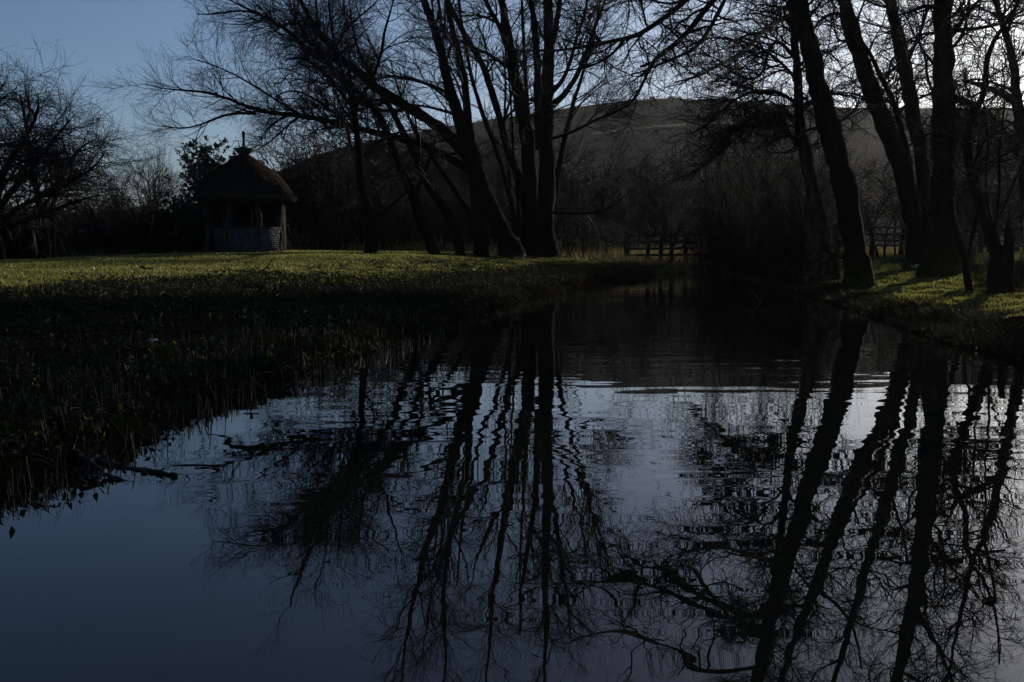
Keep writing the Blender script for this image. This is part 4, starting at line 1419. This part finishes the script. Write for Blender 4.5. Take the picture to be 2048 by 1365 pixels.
    # boarded back walls
    for k in (4, 5):
        p, q_ = vert[k], vert[(k + 1) % 8]
        d = norm(q_ - p)
        Lw = np.linalg.norm(q_ - p)
        nb = 7
        w = Geo().box((p + q_) / 2 * 1.0 + [0, 0, eave / 2], (Lw - .1, .05, eave), ax=np.array([d, np.cross([0, 0, 1.0], d), [0, 0, 1.0]])).build('back_wall', MAT['board'], root, smooth=False)
        for j in range(nb):
            cc = p + d * (.07 + (j + .5) * (Lw - .14) / nb)
            inner = -norm((p + q_) / 2)
            Geo().box(cc + inner * .04 + [0, 0, eave / 2], ((Lw - .14) / nb - .012, .02, eave - .06), ax=np.array([d, np.cross([0, 0, 1.0], d), [0, 0, 1.0]])).build('board', MAT['board'], w, smooth=False)
    # sunlit right side: framed battens
    p, q_ = vert[6], vert[7]
    d = norm(q_ - p)
    Lw = np.linalg.norm(q_ - p)
    out = norm((p + q_) / 2)
    ax = np.array([d, np.cross([0, 0, 1.0], d), [0, 0, 1.0]])
    fr = Geo().box((p + q_) / 2 + [0, 0, eave / 2 - .03], (Lw - .12, .05, eave - .1), ax=ax).build('side_panel', MAT['oak'], root, smooth=False)
    for tt in (.12, .5, .88):
        Geo().box(p + d * Lw * tt + out * .075 + [0, 0, eave / 2 - .03], (.09, .09, eave - .1), ax=ax).build('upright', MAT['pale_wood'], fr, smooth=False)
    for j in range(9):
        Geo().box((p + q_) / 2 + out * .045 + [0, 0, .12 + j * (eave - .3) / 8], (Lw - .14, .04, .05), ax=ax).build('batten', MAT['oak'], fr, smooth=False)
    # curved braces in the openings
    for k, sgn in ((0, 1), (7, -1), (7, 1), (1, 1)):
        p, q_ = (vert[k], vert[(k + 1) % 8]) if sgn > 0 else (vert[(k + 1) % 8], vert[k])
        f = [(.10, wall_h + .06), (.16, wall_h + .25), (.13, (wall_h + eave) / 2), (.2, eave - .35), (.36, eave - .1)]
        pts = catmull(np.array([p + (q_ - p) * u + np.array([0, 0, zz]) for u, zz in f]), 10)
        Geo().tubes(pts, np.linspace(.035, .025, 10), 6, .1, 80 + k).build('brace', MAT['oak'], root)
    # floor and bench inside
    fl = np.array([v * .97 for v in vert])
    Geo().add(np.vstack([fl + [0, 0, .05], fl + [0, 0, -.2]]), [[i, (i + 1) % 8, 8 + (i + 1) % 8, 8 + i] for i in range(8)], [[0, i, i + 1] for i in range(1, 7)]).build('floor', MAT['mortar'], root, smooth=False)


shelter()


# ------------------------------------------------------------------ fences
def fence(label, posts, rails, Y0, Y1, post_top, post_w, rail_w, name='rail_fence'):
    """posts = list of (px x, extra depth below ground); rails = list of (px y at first post, at last post)"""
    xs = [p[0] for p in posts]

    def dep(x):
        t = (x - xs[0]) / (xs[-1] - xs[0])
        return Y0 + (Y1 - Y0) * t
    c = at_depth(xs[0], Y0)
    root = thing(name, c, label, 'fence')
    for x, drop in posts:
        Y = dep(x)
        X = (x - 1024) / F * Y
        zt = P(x, post_top, Y)[2]
        zb = min(g1(X, Y), zt - 1.0) - drop
        w = post_w / F * Y
        Geo().box((X, Y, (zt + zb) / 2), (w, w, zt - zb), .1).build('post', MAT['rail'], root, c, smooth=False)
    for ya, yb, xa, xb in rails:
        seg = [x for x in xs if xa <= x <= xb]
        for x0, x1 in zip(seg[:-1], seg[1:]):
            def pt(x):
                y = ya + (yb - ya) * (x - xs[0]) / (xs[-1] - xs[0])
                p = P(x, y, dep(x))
                p[1] -= post_w / F * Y0 * .5 + .03
                return p
            Geo().beam(pt(x0), pt(x1), .045, rail_w / F * Y0).build('rail', MAT['rail'], root, c, smooth=False)
    return root


fence('wooden post and rail fence crossing the far end of the stream', [(1254, .2), (1295, .2), (1321, .3), (1342, .2), (1370, .2), (1400, .2), (1440, .2), (1485, .2)],
      [(471, 470, 1254, 1485), (484, 483, 1254, 1485), (498, 496, 1254, 1485), (511, 509, 1254, 1485)], 50, 51.5, 464, 7, 4.6)
fence('single-rail fence between the tall willow clump and the stream crossing', [(1128, .2), (1166, .2), (1210, .2), (1250, .2)],
      [(475, 470, 1128, 1250)], 48.5, 50, 463, 6, 4.4)
fence('four-rail wooden fence behind the sunlit turf on the right', [(1668, .2), (1741, .2), (1813, .2), (1886, .2), (1957, .2), (2029, .2), (2101, .2), (2175, .2)],
      [(455, 457, 1668, 2175), (468, 470, 1668, 2175), (481, 483, 1668, 2175), (491, 493, 1668, 2175)], 40, 40, 447, 8, 4.0)
fence('thin post and wire fence behind the hedge left of the shelter', [(x, .2) for x in range(-20, 440, 46)],
      [(478, 478, -20, 440)], 56, 56, 474, 4, 1.6, 'wire_fence')

# ------------------------------------------------------------------ grass, litter, stems
def scatter(rng, n, xr, yr, test, dens_pow=1.0):
    out = []
    got = 0
    while got < n:
        Y = yr[0] * (yr[1] / yr[0]) ** (rng.random(n) ** dens_pow)
        X = rng.uniform(xr[0], xr[1], n)
        u = X / Y
        k = (np.abs(u) < .58)
        X, Y = X[k], Y[k]
        z, dL, dR, ins = ground(X, Y, True)
        m = test(X, Y, z, dL, dR, ins)
        out.append(np.stack([X, Y, z], 1)[m])
        got += m.sum()
        if len(out) > 60:
            break
    return np.vstack(out)[:n]


rng = np.random.default_rng(200)


def blades(p, h, wd, rng, lean=.45):
    n = len(p)
    a = rng.uniform(0, 2 * math.pi, n)
    s = np.stack([np.cos(a), np.sin(a), 0 * a], 1) * (wd * rng.uniform(.6, 1.2, n))[:, None]
    tip = p + np.stack([rng.normal(0, lean, n), rng.normal(0, lean, n), np.ones(n)], 1) * (h * rng.uniform(.5, 1.3, n))[:, None]
    p = p - np.array([0, 0, .01])
    V = np.stack([p - s, p + s, tip], 1).reshape(-1, 3)
    return V, (np.arange(n) * 3)[:, None] + np.array([[0, 1, 2]])


pl = scatter(rng, 90000, (-24, 4), (14, 46), lambda X, Y, z, dL, dR, ins: (~ins) & (dL < dR) & (lawn_side(X, Y, dL, dR) > -1.0 + vnoise(X, Y, 9)), 1.0)
pr = scatter(rng, 40000, (3, 22), (15, 40), lambda X, Y, z, dL, dR, ins: (~ins) & (dR < dL) & (lawn_side(X, Y, dL, dR) > -1.0 + vnoise(X, Y, 9)), 1.0)
p = np.vstack([pl, pr])
V, t = blades(p, .045 + 0 * p[:, 0], .009 + .00025 * p[:, 1], rng)
stuff(Geo().add(V, None, t).build('lawn_grass', MAT['blade'], smooth=False), 'short dewy lawn grass')

# rough dry grass beyond the lawn
p = scatter(rng, 26000, (-32, 26), (46, 62), lambda X, Y, z, dL, dR, ins: (~ins), 1.0)
V, t = blades(p, .38 + 0 * p[:, 0], .022 + 0 * p[:, 0], rng, .3)
stuff(Geo().add(V, None, t).build('rough_grass', MAT['reed'], smooth=False), 'pale rough grass in the field beyond the lawn')

# leaf litter and low herbs on both banks
p = scatter(rng, 28000, (-11, 9), (4.5, 50), lambda X, Y, z, dL, dR, ins: (~ins) & (dL < dR) & (lawn_side(X, Y, dL, dR) < .4 + 1.2 * vnoise(X, Y, 9)), 1.15)
p2 = scatter(rng, 9000, (2.5, 14), (6, 30), lambda X, Y, z, dL, dR, ins: (~ins) & (dR < dL) & (lawn_side(X, Y, dL, dR) < .4 + 1.2 * vnoise(X, Y, 10)), 1.1)
q = np.vstack([p, p2])
q[:, 2] += rng.uniform(0, .05, len(q))
d = rng.normal(0, 1, (len(q), 3)) * np.array([1, 1, .55]) + np.array([0, 0, .35])
stuff(Geo().leaves(q, d, rng.uniform(.014, .046, len(q)) * (1 + .012 * q[:, 1]), .6, rng).build('bank_litter', MAT['litter'], smooth=False), 'wet leaf litter and low herbs on the banks')

# weeds along the lawn edge
c = scatter(rng, 420, (-10, 3), (11, 30), lambda X, Y, z, dL, dR, ins: (~ins) & (dL < dR) & (np.abs(lawn_side(X, Y, dL, dR) + .8 + vnoise(X, Y, 9)) < 1.2), 1.0)
c3 = scatter(rng, 520, (-5, 0), (4.6, 13), lambda X, Y, z, dL, dR, ins: (~ins) & (dL < dR) & (dL > .03) & (dL < 1.4), 1.0)
c2 = scatter(rng, 850, (-8, 9), (5, 46), lambda X, Y, z, dL, dR, ins: (~ins) & (dL < dR) & (dL > .15) & (dL < 5.5), 1.0)
c4 = scatter(rng, 420, (-4, 8), (15, 46), lambda X, Y, z, dL, dR, ins: (~ins) & (dL < dR) & (dL > .02) & (dL < 1.3), 1.0)
cc = np.vstack([c, c2, c3, c4])
hh = np.concatenate([rng.uniform(.06, .2, len(c)), rng.uniform(.04, .22, len(c2)), rng.uniform(.02, .08, len(c3)), rng.uniform(.03, .14, len(c4))])
k = 16
pos = np.repeat(cc, k, 0) + rng.normal(0, 1, (len(cc) * k, 3)) * np.array([.08, .08, 0]) + np.array([0, 0, 1]) * (np.repeat(hh, k) * rng.random(len(cc) * k))[:, None]
stuff(Geo().leaves(pos, rng.normal(0, 1, (len(pos), 3)) + [0, 0, .5], rng.uniform(.035, .08, len(pos)), .5, rng).build('bank_weeds', MAT['weed'], smooth=False), 'low dark weeds along the bank')

# rank grass tufts on both banks
tc = np.vstack([scatter(rng, 1300, (-9, 9), (4.6, 50), lambda X, Y, z, dL, dR, ins: (~ins) & (dL < dR) & (lawn_side(X, Y, dL, dR) < .3) & (dL > .03), 1.05),
                scatter(rng, 700, (-4, 9), (17, 46), lambda X, Y, z, dL, dR, ins: (~ins) & (dL < dR) & (dL > .02) & (dL < 2.2), 1.0),
                scatter(rng, 600, (3, 13), (7, 34), lambda X, Y, z, dL, dR, ins: (~ins) & (dR < dL) & (lawn_side(X, Y, dL, dR) < .5) & (dR > .1), 1.0)])
k = 26
pos = np.repeat(tc, k, 0) + rng.normal(0, 1, (len(tc) * k, 3)) * np.array([.07, .07, 0])
V, t = blades(pos, np.repeat(rng.uniform(.05, .20, len(tc)), k), .006 + 0 * pos[:, 0], rng, .6)
stuff(Geo().add(V, None, t).build('bank_grass', MAT['tuft'], smooth=False), 'rank dark grass tufts on the banks')
# cut dead stems standing along the near bank
p = scatter(rng, 800, (-8, 0), (4.6, 15), lambda X, Y, z, dL, dR, ins: ((dL < 1.5) & (dL < dR) & ((~ins) | (dL < .45))) & (rng.random(len(X)) < np.where(ins, .5, np.exp(-dL * .9))), 1.2)
p[:, 2] = np.maximum(p[:, 2], -.05)
hgt = rng.uniform(.05, .22, len(p))
top = p + np.stack([rng.normal(0, .09, len(p)), rng.normal(0, .09, len(p)), np.ones(len(p))], 1) * hgt[:, None]
tilted = rng.random(len(p)) < .10
top[tilted] += rng.normal(0, .09, (tilted.sum(), 3)) * [1, 1, .2]
mid = (p + top) / 2 + rng.normal(0, .006, p.shape)
stuff(Geo().tubes(np.stack([p, mid, top], 1), rng.uniform(.0022, .0045, (len(p), 1)) * np.array([[1, .95, .85]]), 4).build('stem_stubble', MAT['stem'], smooth=False), 'cut dead stems standing along the near bank')
# fallen straws
p = scatter(rng, 900, (-9, 1), (5, 22), lambda X, Y, z, dL, dR, ins: (~ins) & (dL < dR) & (dL < 5.5), 1.1)
a = rng.uniform(0, 6.28, len(p))
ln = rng.uniform(.06, .35, len(p))
e = p + np.stack([np.cos(a) * ln, np.sin(a) * ln, rng.uniform(0, .08, len(p))], 1)
e[:, 2] = ground(e[:, 0], e[:, 1]) + rng.uniform(.02, .08, len(p))
p[:, 2] += .025
stuff(Geo().tubes(np.stack([p, (p + e) / 2 + [0, 0, .01], e], 1), np.full((len(p), 3), .0035), 4).build('fallen_straw', MAT['stem'], smooth=False), 'fallen straws lying on the near bank')

# broad green leaves standing on the near bank
leaf_px = [(64, 768, 13), (92, 644, 9), (128, 645, 8), (183, 756, 10), (182, 784, 10), (123, 703, 8), (152, 808, 11), (241, 818, 10), (257, 741, 11), (293, 763, 9), (294, 781, 9), (282, 808, 12), (170, 842, 11), (165, 855, 9), (352, 688, 10), (400, 700, 9), (300, 705, 9), (545, 712, 12), (616, 720, 10), (540, 690, 8), (488, 622, 8), (420, 633, 8), (512, 647, 7), (22, 738, 9), (45, 812, 9), (72, 870, 10), (205, 870, 9), (235, 838, 8), (480, 745, 9), (440, 640, 7), (215, 690, 8), (700, 645, 8), (660, 655, 7), (105, 670, 8)]
yellow = {4, 14, 2}
protos = {}
D_LAB = 'small broad green leaf standing upright on the near bank'
for i, (x, y, sz) in enumerate(leaf_px):
    b = place(x, y + sz, 40)
    b[2] = max(b[2], 0)
    Y = b[1]
    h = sz * 1.5 / F * Y
    kind = 'yellow' if i in yellow else 'green'
    if kind not in protos:
        rng2 = np.random.default_rng(400 + (kind == 'yellow'))
        root = thing('dock_plant', (0, 0, 0), D_LAB if kind == 'green' else 'single yellowed leaf standing among cut stems on the near bank', 'plant', 'broad leaves on the near bank' if kind == 'green' else 'yellowed leaves on the near bank')
        u = np.linspace(0, 1, 7)
        wv = .33 * np.sin(np.pi * u ** .8) ** .8
        V = []
        for uu, ww in zip(u, wv):
            V += [[-ww, .08 * math.cos(uu * 2), .35 + uu], [0, -.02, .35 + uu], [ww, .1 * math.cos(uu * 2), .35 + uu]]
        q_ = []
        for j in range(6):
            q_ += [[j * 3, j * 3 + 1, j * 3 + 4, j * 3 + 3], [j * 3 + 1, j * 3 + 2, j * 3 + 5, j * 3 + 4]]
        Geo().add(V, q_).build('leaf', MAT['dock'] if kind == 'green' else MAT['dock_yellow'], root)
        Geo().tubes([[0, .02, -.3], [.02, 0, .1], [0, -.01, .5]], [.035, .03, .02], 5).build('stalk', MAT['stem'], root)
        protos[kind] = root
        o = root
    else:
        o = dup(protos[kind], b, 0, 1)
    o.location = [float(c_) for c_ in b]
    s = h
    o.scale = (s * rng.uniform(.8, 1.2), s, s)
    o.rotation_euler = (rng.normal(0, .25), rng.normal(0, .25), rng.normal(0, .6))

# ------------------------------------------------------------------ small things
# mossy log and forked branch in the shallows
def stick(name, label, cat, px, Ds, mat, sides=8, rough=.12, seed=0, extra=()):
    """px rows (x, y, w); Ds = depth at both ends; extra side shoots"""
    p, r = trace(px, Ds[0], Ds[1], n=30)
    r = r * .75
    base = p.mean(0)
    root = thing(name, base, label, cat)
    Geo().tubes(p, r, sides, rough, seed, cap=True).build('stem', mat, root, base)
    for k, (q, dd) in enumerate(extra):
        p2, r2 = trace(q, dd[0], dd[1], n=12)
        Geo().tubes(p2, r2, 6, rough, seed + 10 + k, cap=True).build('branch', mat, root, base)
    return root


d1, d2 = 5.75, 5.52
stick('fallen_log', 'mossy rotten branch tapering out over the still water at lower left', 'log', [(150, 905, 26), (205, 925, 26), (240, 938, 24), (270, 940, 21), (300, 943, 17), (322, 947, 12), (338, 949, 8), (352, 950, 9)], (6.0, d2), MAT['twig'], 10, .26, 5, [([(236, 936, 8), (246, 928, 6), (250, 922, 4)], (5.75, 5.75)), ([(284, 942, 8), (292, 948, 6), (296, 954, 5)], (5.62, 5.55)), ([(312, 945, 6), (322, 940, 5), (328, 938, 4)], (5.58, 5.58)), ([(344, 949, 7), (352, 950, 9), (354, 953, 7)], (5.53, 5.51))])
stick('forked_branch', 'knobbly forked dead branch in the water beside the mossy branch', 'branch', [(160, 912, 10), (176, 922, 13), (196, 936, 12), (212, 950, 11), (240, 958, 9), (262, 967, 6)], (5.6, 5.4), MAT['twig'], 8, .2, 6,
      [([(178, 924, 8), (192, 914, 7), (200, 912, 5)], (5.6, 5.7)), ([(192, 934, 9), (172, 950, 8), (158, 958, 6), (150, 966, 5)], (5.55, 5.45)), ([(160, 956, 6), (176, 974, 6), (184, 984, 5), (189, 994, 3)], (5.45, 5.25)), ([(222, 953, 7), (236, 967, 6), (232, 974, 6), (225, 966, 5)], (5.45, 5.35)), ([(205, 945, 6), (196, 962, 5), (190, 972, 4)], (5.45, 5.35))])
# bent twig poking from the far water
bT = water_pt(1521, 605)
stick('bent_twig', 'pale thin bent twig poking out of the dark water', 'twig', [(1497, 573, .9), (1508, 588, 1.2), (1515, 597, 1.4), (1522, 606, 1.6)], (bT[1] - .1, bT[1]), MAT['pale_wood'], 5, .05, 7)
# sticks on the lawn
def lawn_stick(label, px, w, lift=0.0, seed=0, extra=()):
    pts = [place(x, y, 60) for x, y in px]
    p = np.array(pts)
    p[:, 2] += w * .5 + lift
    q = catmull(np.hstack([p, np.full((len(p), 1), w)]), 12)
    base = p[0]
    root = thing('fallen_stick', base, label, 'stick')
    Geo().tubes(q[:, :3], q[:, 3] * np.linspace(.8, .4, 12), 6, .12, seed, cap=True).build('stem', MAT['bark'], root, base)
    for ex in extra:
        e = np.array([P(x, y, D) for x, y, D in ex])
        Geo().tubes(catmull(e, 8), np.linspace(w * .45, w * .2, 8), 5, .1, seed + 1).build('branch', MAT['bark'], root, base)


lawn_stick('long dark stick lying flat on the sunlit lawn in front of the shelter', [(459, 544), (480, 544), (498, 545), (515, 549), (528, 550)], .03, seed=1)
bb = place(520, 546, 60)
root = thing('fallen_stick', bb, 'dark stick stuck up at a slant from the sunlit lawn', 'stick')
e = np.array([bb, P(530, 538, bb[1]), P(538, 529, bb[1] - .1), P(545, 518, bb[1] - .2)])
Geo().tubes(catmull(e, 10), np.linspace(.02, .012, 10), 6, .12, 3, cap=True).build('stem', MAT['bark'], root, bb)
lawn_stick('gnarled short stick at the shaded edge of the lawn', [(538, 550), (546, 548), (554, 547), (562, 551), (570, 555)], .04, .02, seed=2)
lawn_stick('broken twig lying on the lawn nearest the shelter', [(490, 528), (500, 527), (513, 528)], .025, .02, seed=4, extra=[])
lawn_stick('short bent twig alone on the left of the lawn', [(283, 537), (292, 540), (306, 541)], .04, .01, seed=5)
lawn_stick('thin twig lying on the lawn beneath the leaning trunks', [(845, 527), (860, 526), (876, 528)], .04, .02, seed=6)


# pale scrap on the near bank
def scrap(label, x, y, w, h, seed):
    b = place(x, y, 40)
    s = b[1] / F
    g_ = np.random.default_rng(seed)
    m, n = 7, 4
    V = []
    for j in range(n):
        for i in range(m):
            u, v = i / (m - 1) - .5, j / (n - 1) - .5
            V.append([u * w * s * (1 - .5 * abs(v)), v * h * s * .6, .03 + (v + .5) * h * s * .8 + .2 * h * s * math.sin(u * 7 + v * 3) + u * h * s * .5 + g_.normal(0, .004)])
    q_ = [[j * m + i, j * m + i + 1, (j + 1) * m + i + 1, (j + 1) * m + i] for j in range(n - 1) for i in range(m - 1)]
    o = Geo().add(V, q_).build('pale_scrap', MAT['pale'])
    so = o.modifiers.new('thick', 'SOLIDIFY')
    so.thickness = .008
    o.location = b
    tag(o, label, 'scrap')


scrap('torn pale scrap, brightest thing lying on the near bank', 303, 691, 28, 9, 1)
scrap('small pale scrap at the foot of the trunks in the middle', 1047, 500, 9, 8, 2)


# flowers and spring bulbs on the right turf
def bulbs(label, x, y, w_px, n, h, seed, flowers=None):
    b = place(x, y, 60)
    g_ = np.random.default_rng(seed)
    w = w_px / F * b[1] / 2
    root = thing('bulb_clump', b, label, 'plant')
    p = np.stack([g_.normal(0, w * .5, n), g_.normal(0, w * .4, n), 0 * g_.random(n)], 1)
    p[:, 2] = ground(p[:, 0] + b[0], p[:, 1] + b[1]) - b[2]
    tip = p + np.stack([g_.normal(0, .05, n), g_.normal(0, .05, n), h * g_.uniform(.6, 1.15, n)], 1)
    mid = (p + tip) / 2 + [0, 0, .02]
    s = np.stack([np.cos(g_.uniform(0, 6.28, n)), np.sin(g_.uniform(0, 6.28, n)), np.zeros(n)], 1) * .009
    V = np.stack([p - s, p + s, mid + s, mid - s, tip], 1).reshape(-1, 3)
    k_ = (np.arange(n) * 5)[:, None]
    Geo().add(V, k_ + np.array([[0, 1, 2, 3]]), k_ + np.array([[3, 2, 4]])).build('leaves', MAT['bulb_leaf'], root, smooth=False)
    if flowers:
        mat, m = flowers
        c_ = tip[g_.choice(n, m, replace=False)] + [0, 0, .02]
        pos = np.repeat(c_, 5, 0)
        Geo().leaves(pos, g_.normal(0, 1, (len(pos), 3)) + [0, 0, .3], g_.uniform(.03, .045, len(pos)), .7, g_).build('flowers', MAT[mat], root, smooth=False)


bulbs('wide clump of dark green bulb leaves behind the moss-edged trunk', 1790, 527, 46, 420, .22, 1)
bulbs('clump of dark green bulb leaves directly left of the stoutest trunk', 1812, 538, 18, 200, .24, 2)
bulbs('bulb clump dotted with small white flowers at the stoutest trunk', 1832, 543, 26, 200, .14, 3, ('petal_white', 12))
bulbs('low clump of small orange flowers in front of the stoutest trunk', 1890, 551, 16, 60, .08, 4, ('petal_orange', 9))
bulbs('dark green bulb leaves right of the slender forked tree', 1957, 543, 26, 220, .22, 5)
bulbs('dark green bulb leaves at the right edge beyond the broken stump', 2036, 552, 30, 220, .2, 6)

# floating leaf on the near water
wl = water_pt(1984, 1204)
o = Geo().leaves(np.array([[0, 0, 0.0]]), np.array([[1, .25, .0]]), np.array([.085]), .35, np.random.default_rng(3), .1).build('floating_leaf', MAT['litter'], smooth=True)
o.location = (wl[0] - .04, wl[1], .006)
tag(o, 'pale curled leaf floating on the water at lower right', 'leaf')

# wet path glinting at the right
pa, pb = place(2005, 522, 60), place(2110, 523, 60)
pc, pd = place(2110, 527, 60), place(2005, 527, 60)
xs = np.linspace(0, 1, 8)
V = [pa + (pb - pa) * t for t in xs] + [pd + (pc - pd) * t for t in xs]
for v in V:
    v[2] = g1(v[0], v[1]) + .02
structure(Geo().add(V, [[i, i + 1, 9 + i, 8 + i] for i in range(7)]).build('puddle', MAT['water']))

# ------------------------------------------------------------------ air
def build_haze():
    m = bpy.data.materials.new('haze')
    m.use_nodes = True
    t = m.node_tree
    t.nodes.clear()
    out = t.nodes.new('ShaderNodeOutputMaterial')
    pv = t.nodes.new('ShaderNodeVolumePrincipled')
    pv.inputs['Color'].default_value = (.9, .92, .95, 1)
    pv.inputs['Density'].default_value = HAZE
    pv.inputs['Anisotropy'].default_value = .6
    t.links.new(pv.outputs[0], out.inputs['Volume'])
    o = Geo().box((0, 600, 62), (2600, 1460, 128)).build('haze', m, smooth=False)
    o['kind'] = 'stuff'
    o['label'] = 'thin morning haze'
    o.visible_shadow = True


HAZE = 0.00008
build_haze()
print('TRIANGLES', TRI[0])
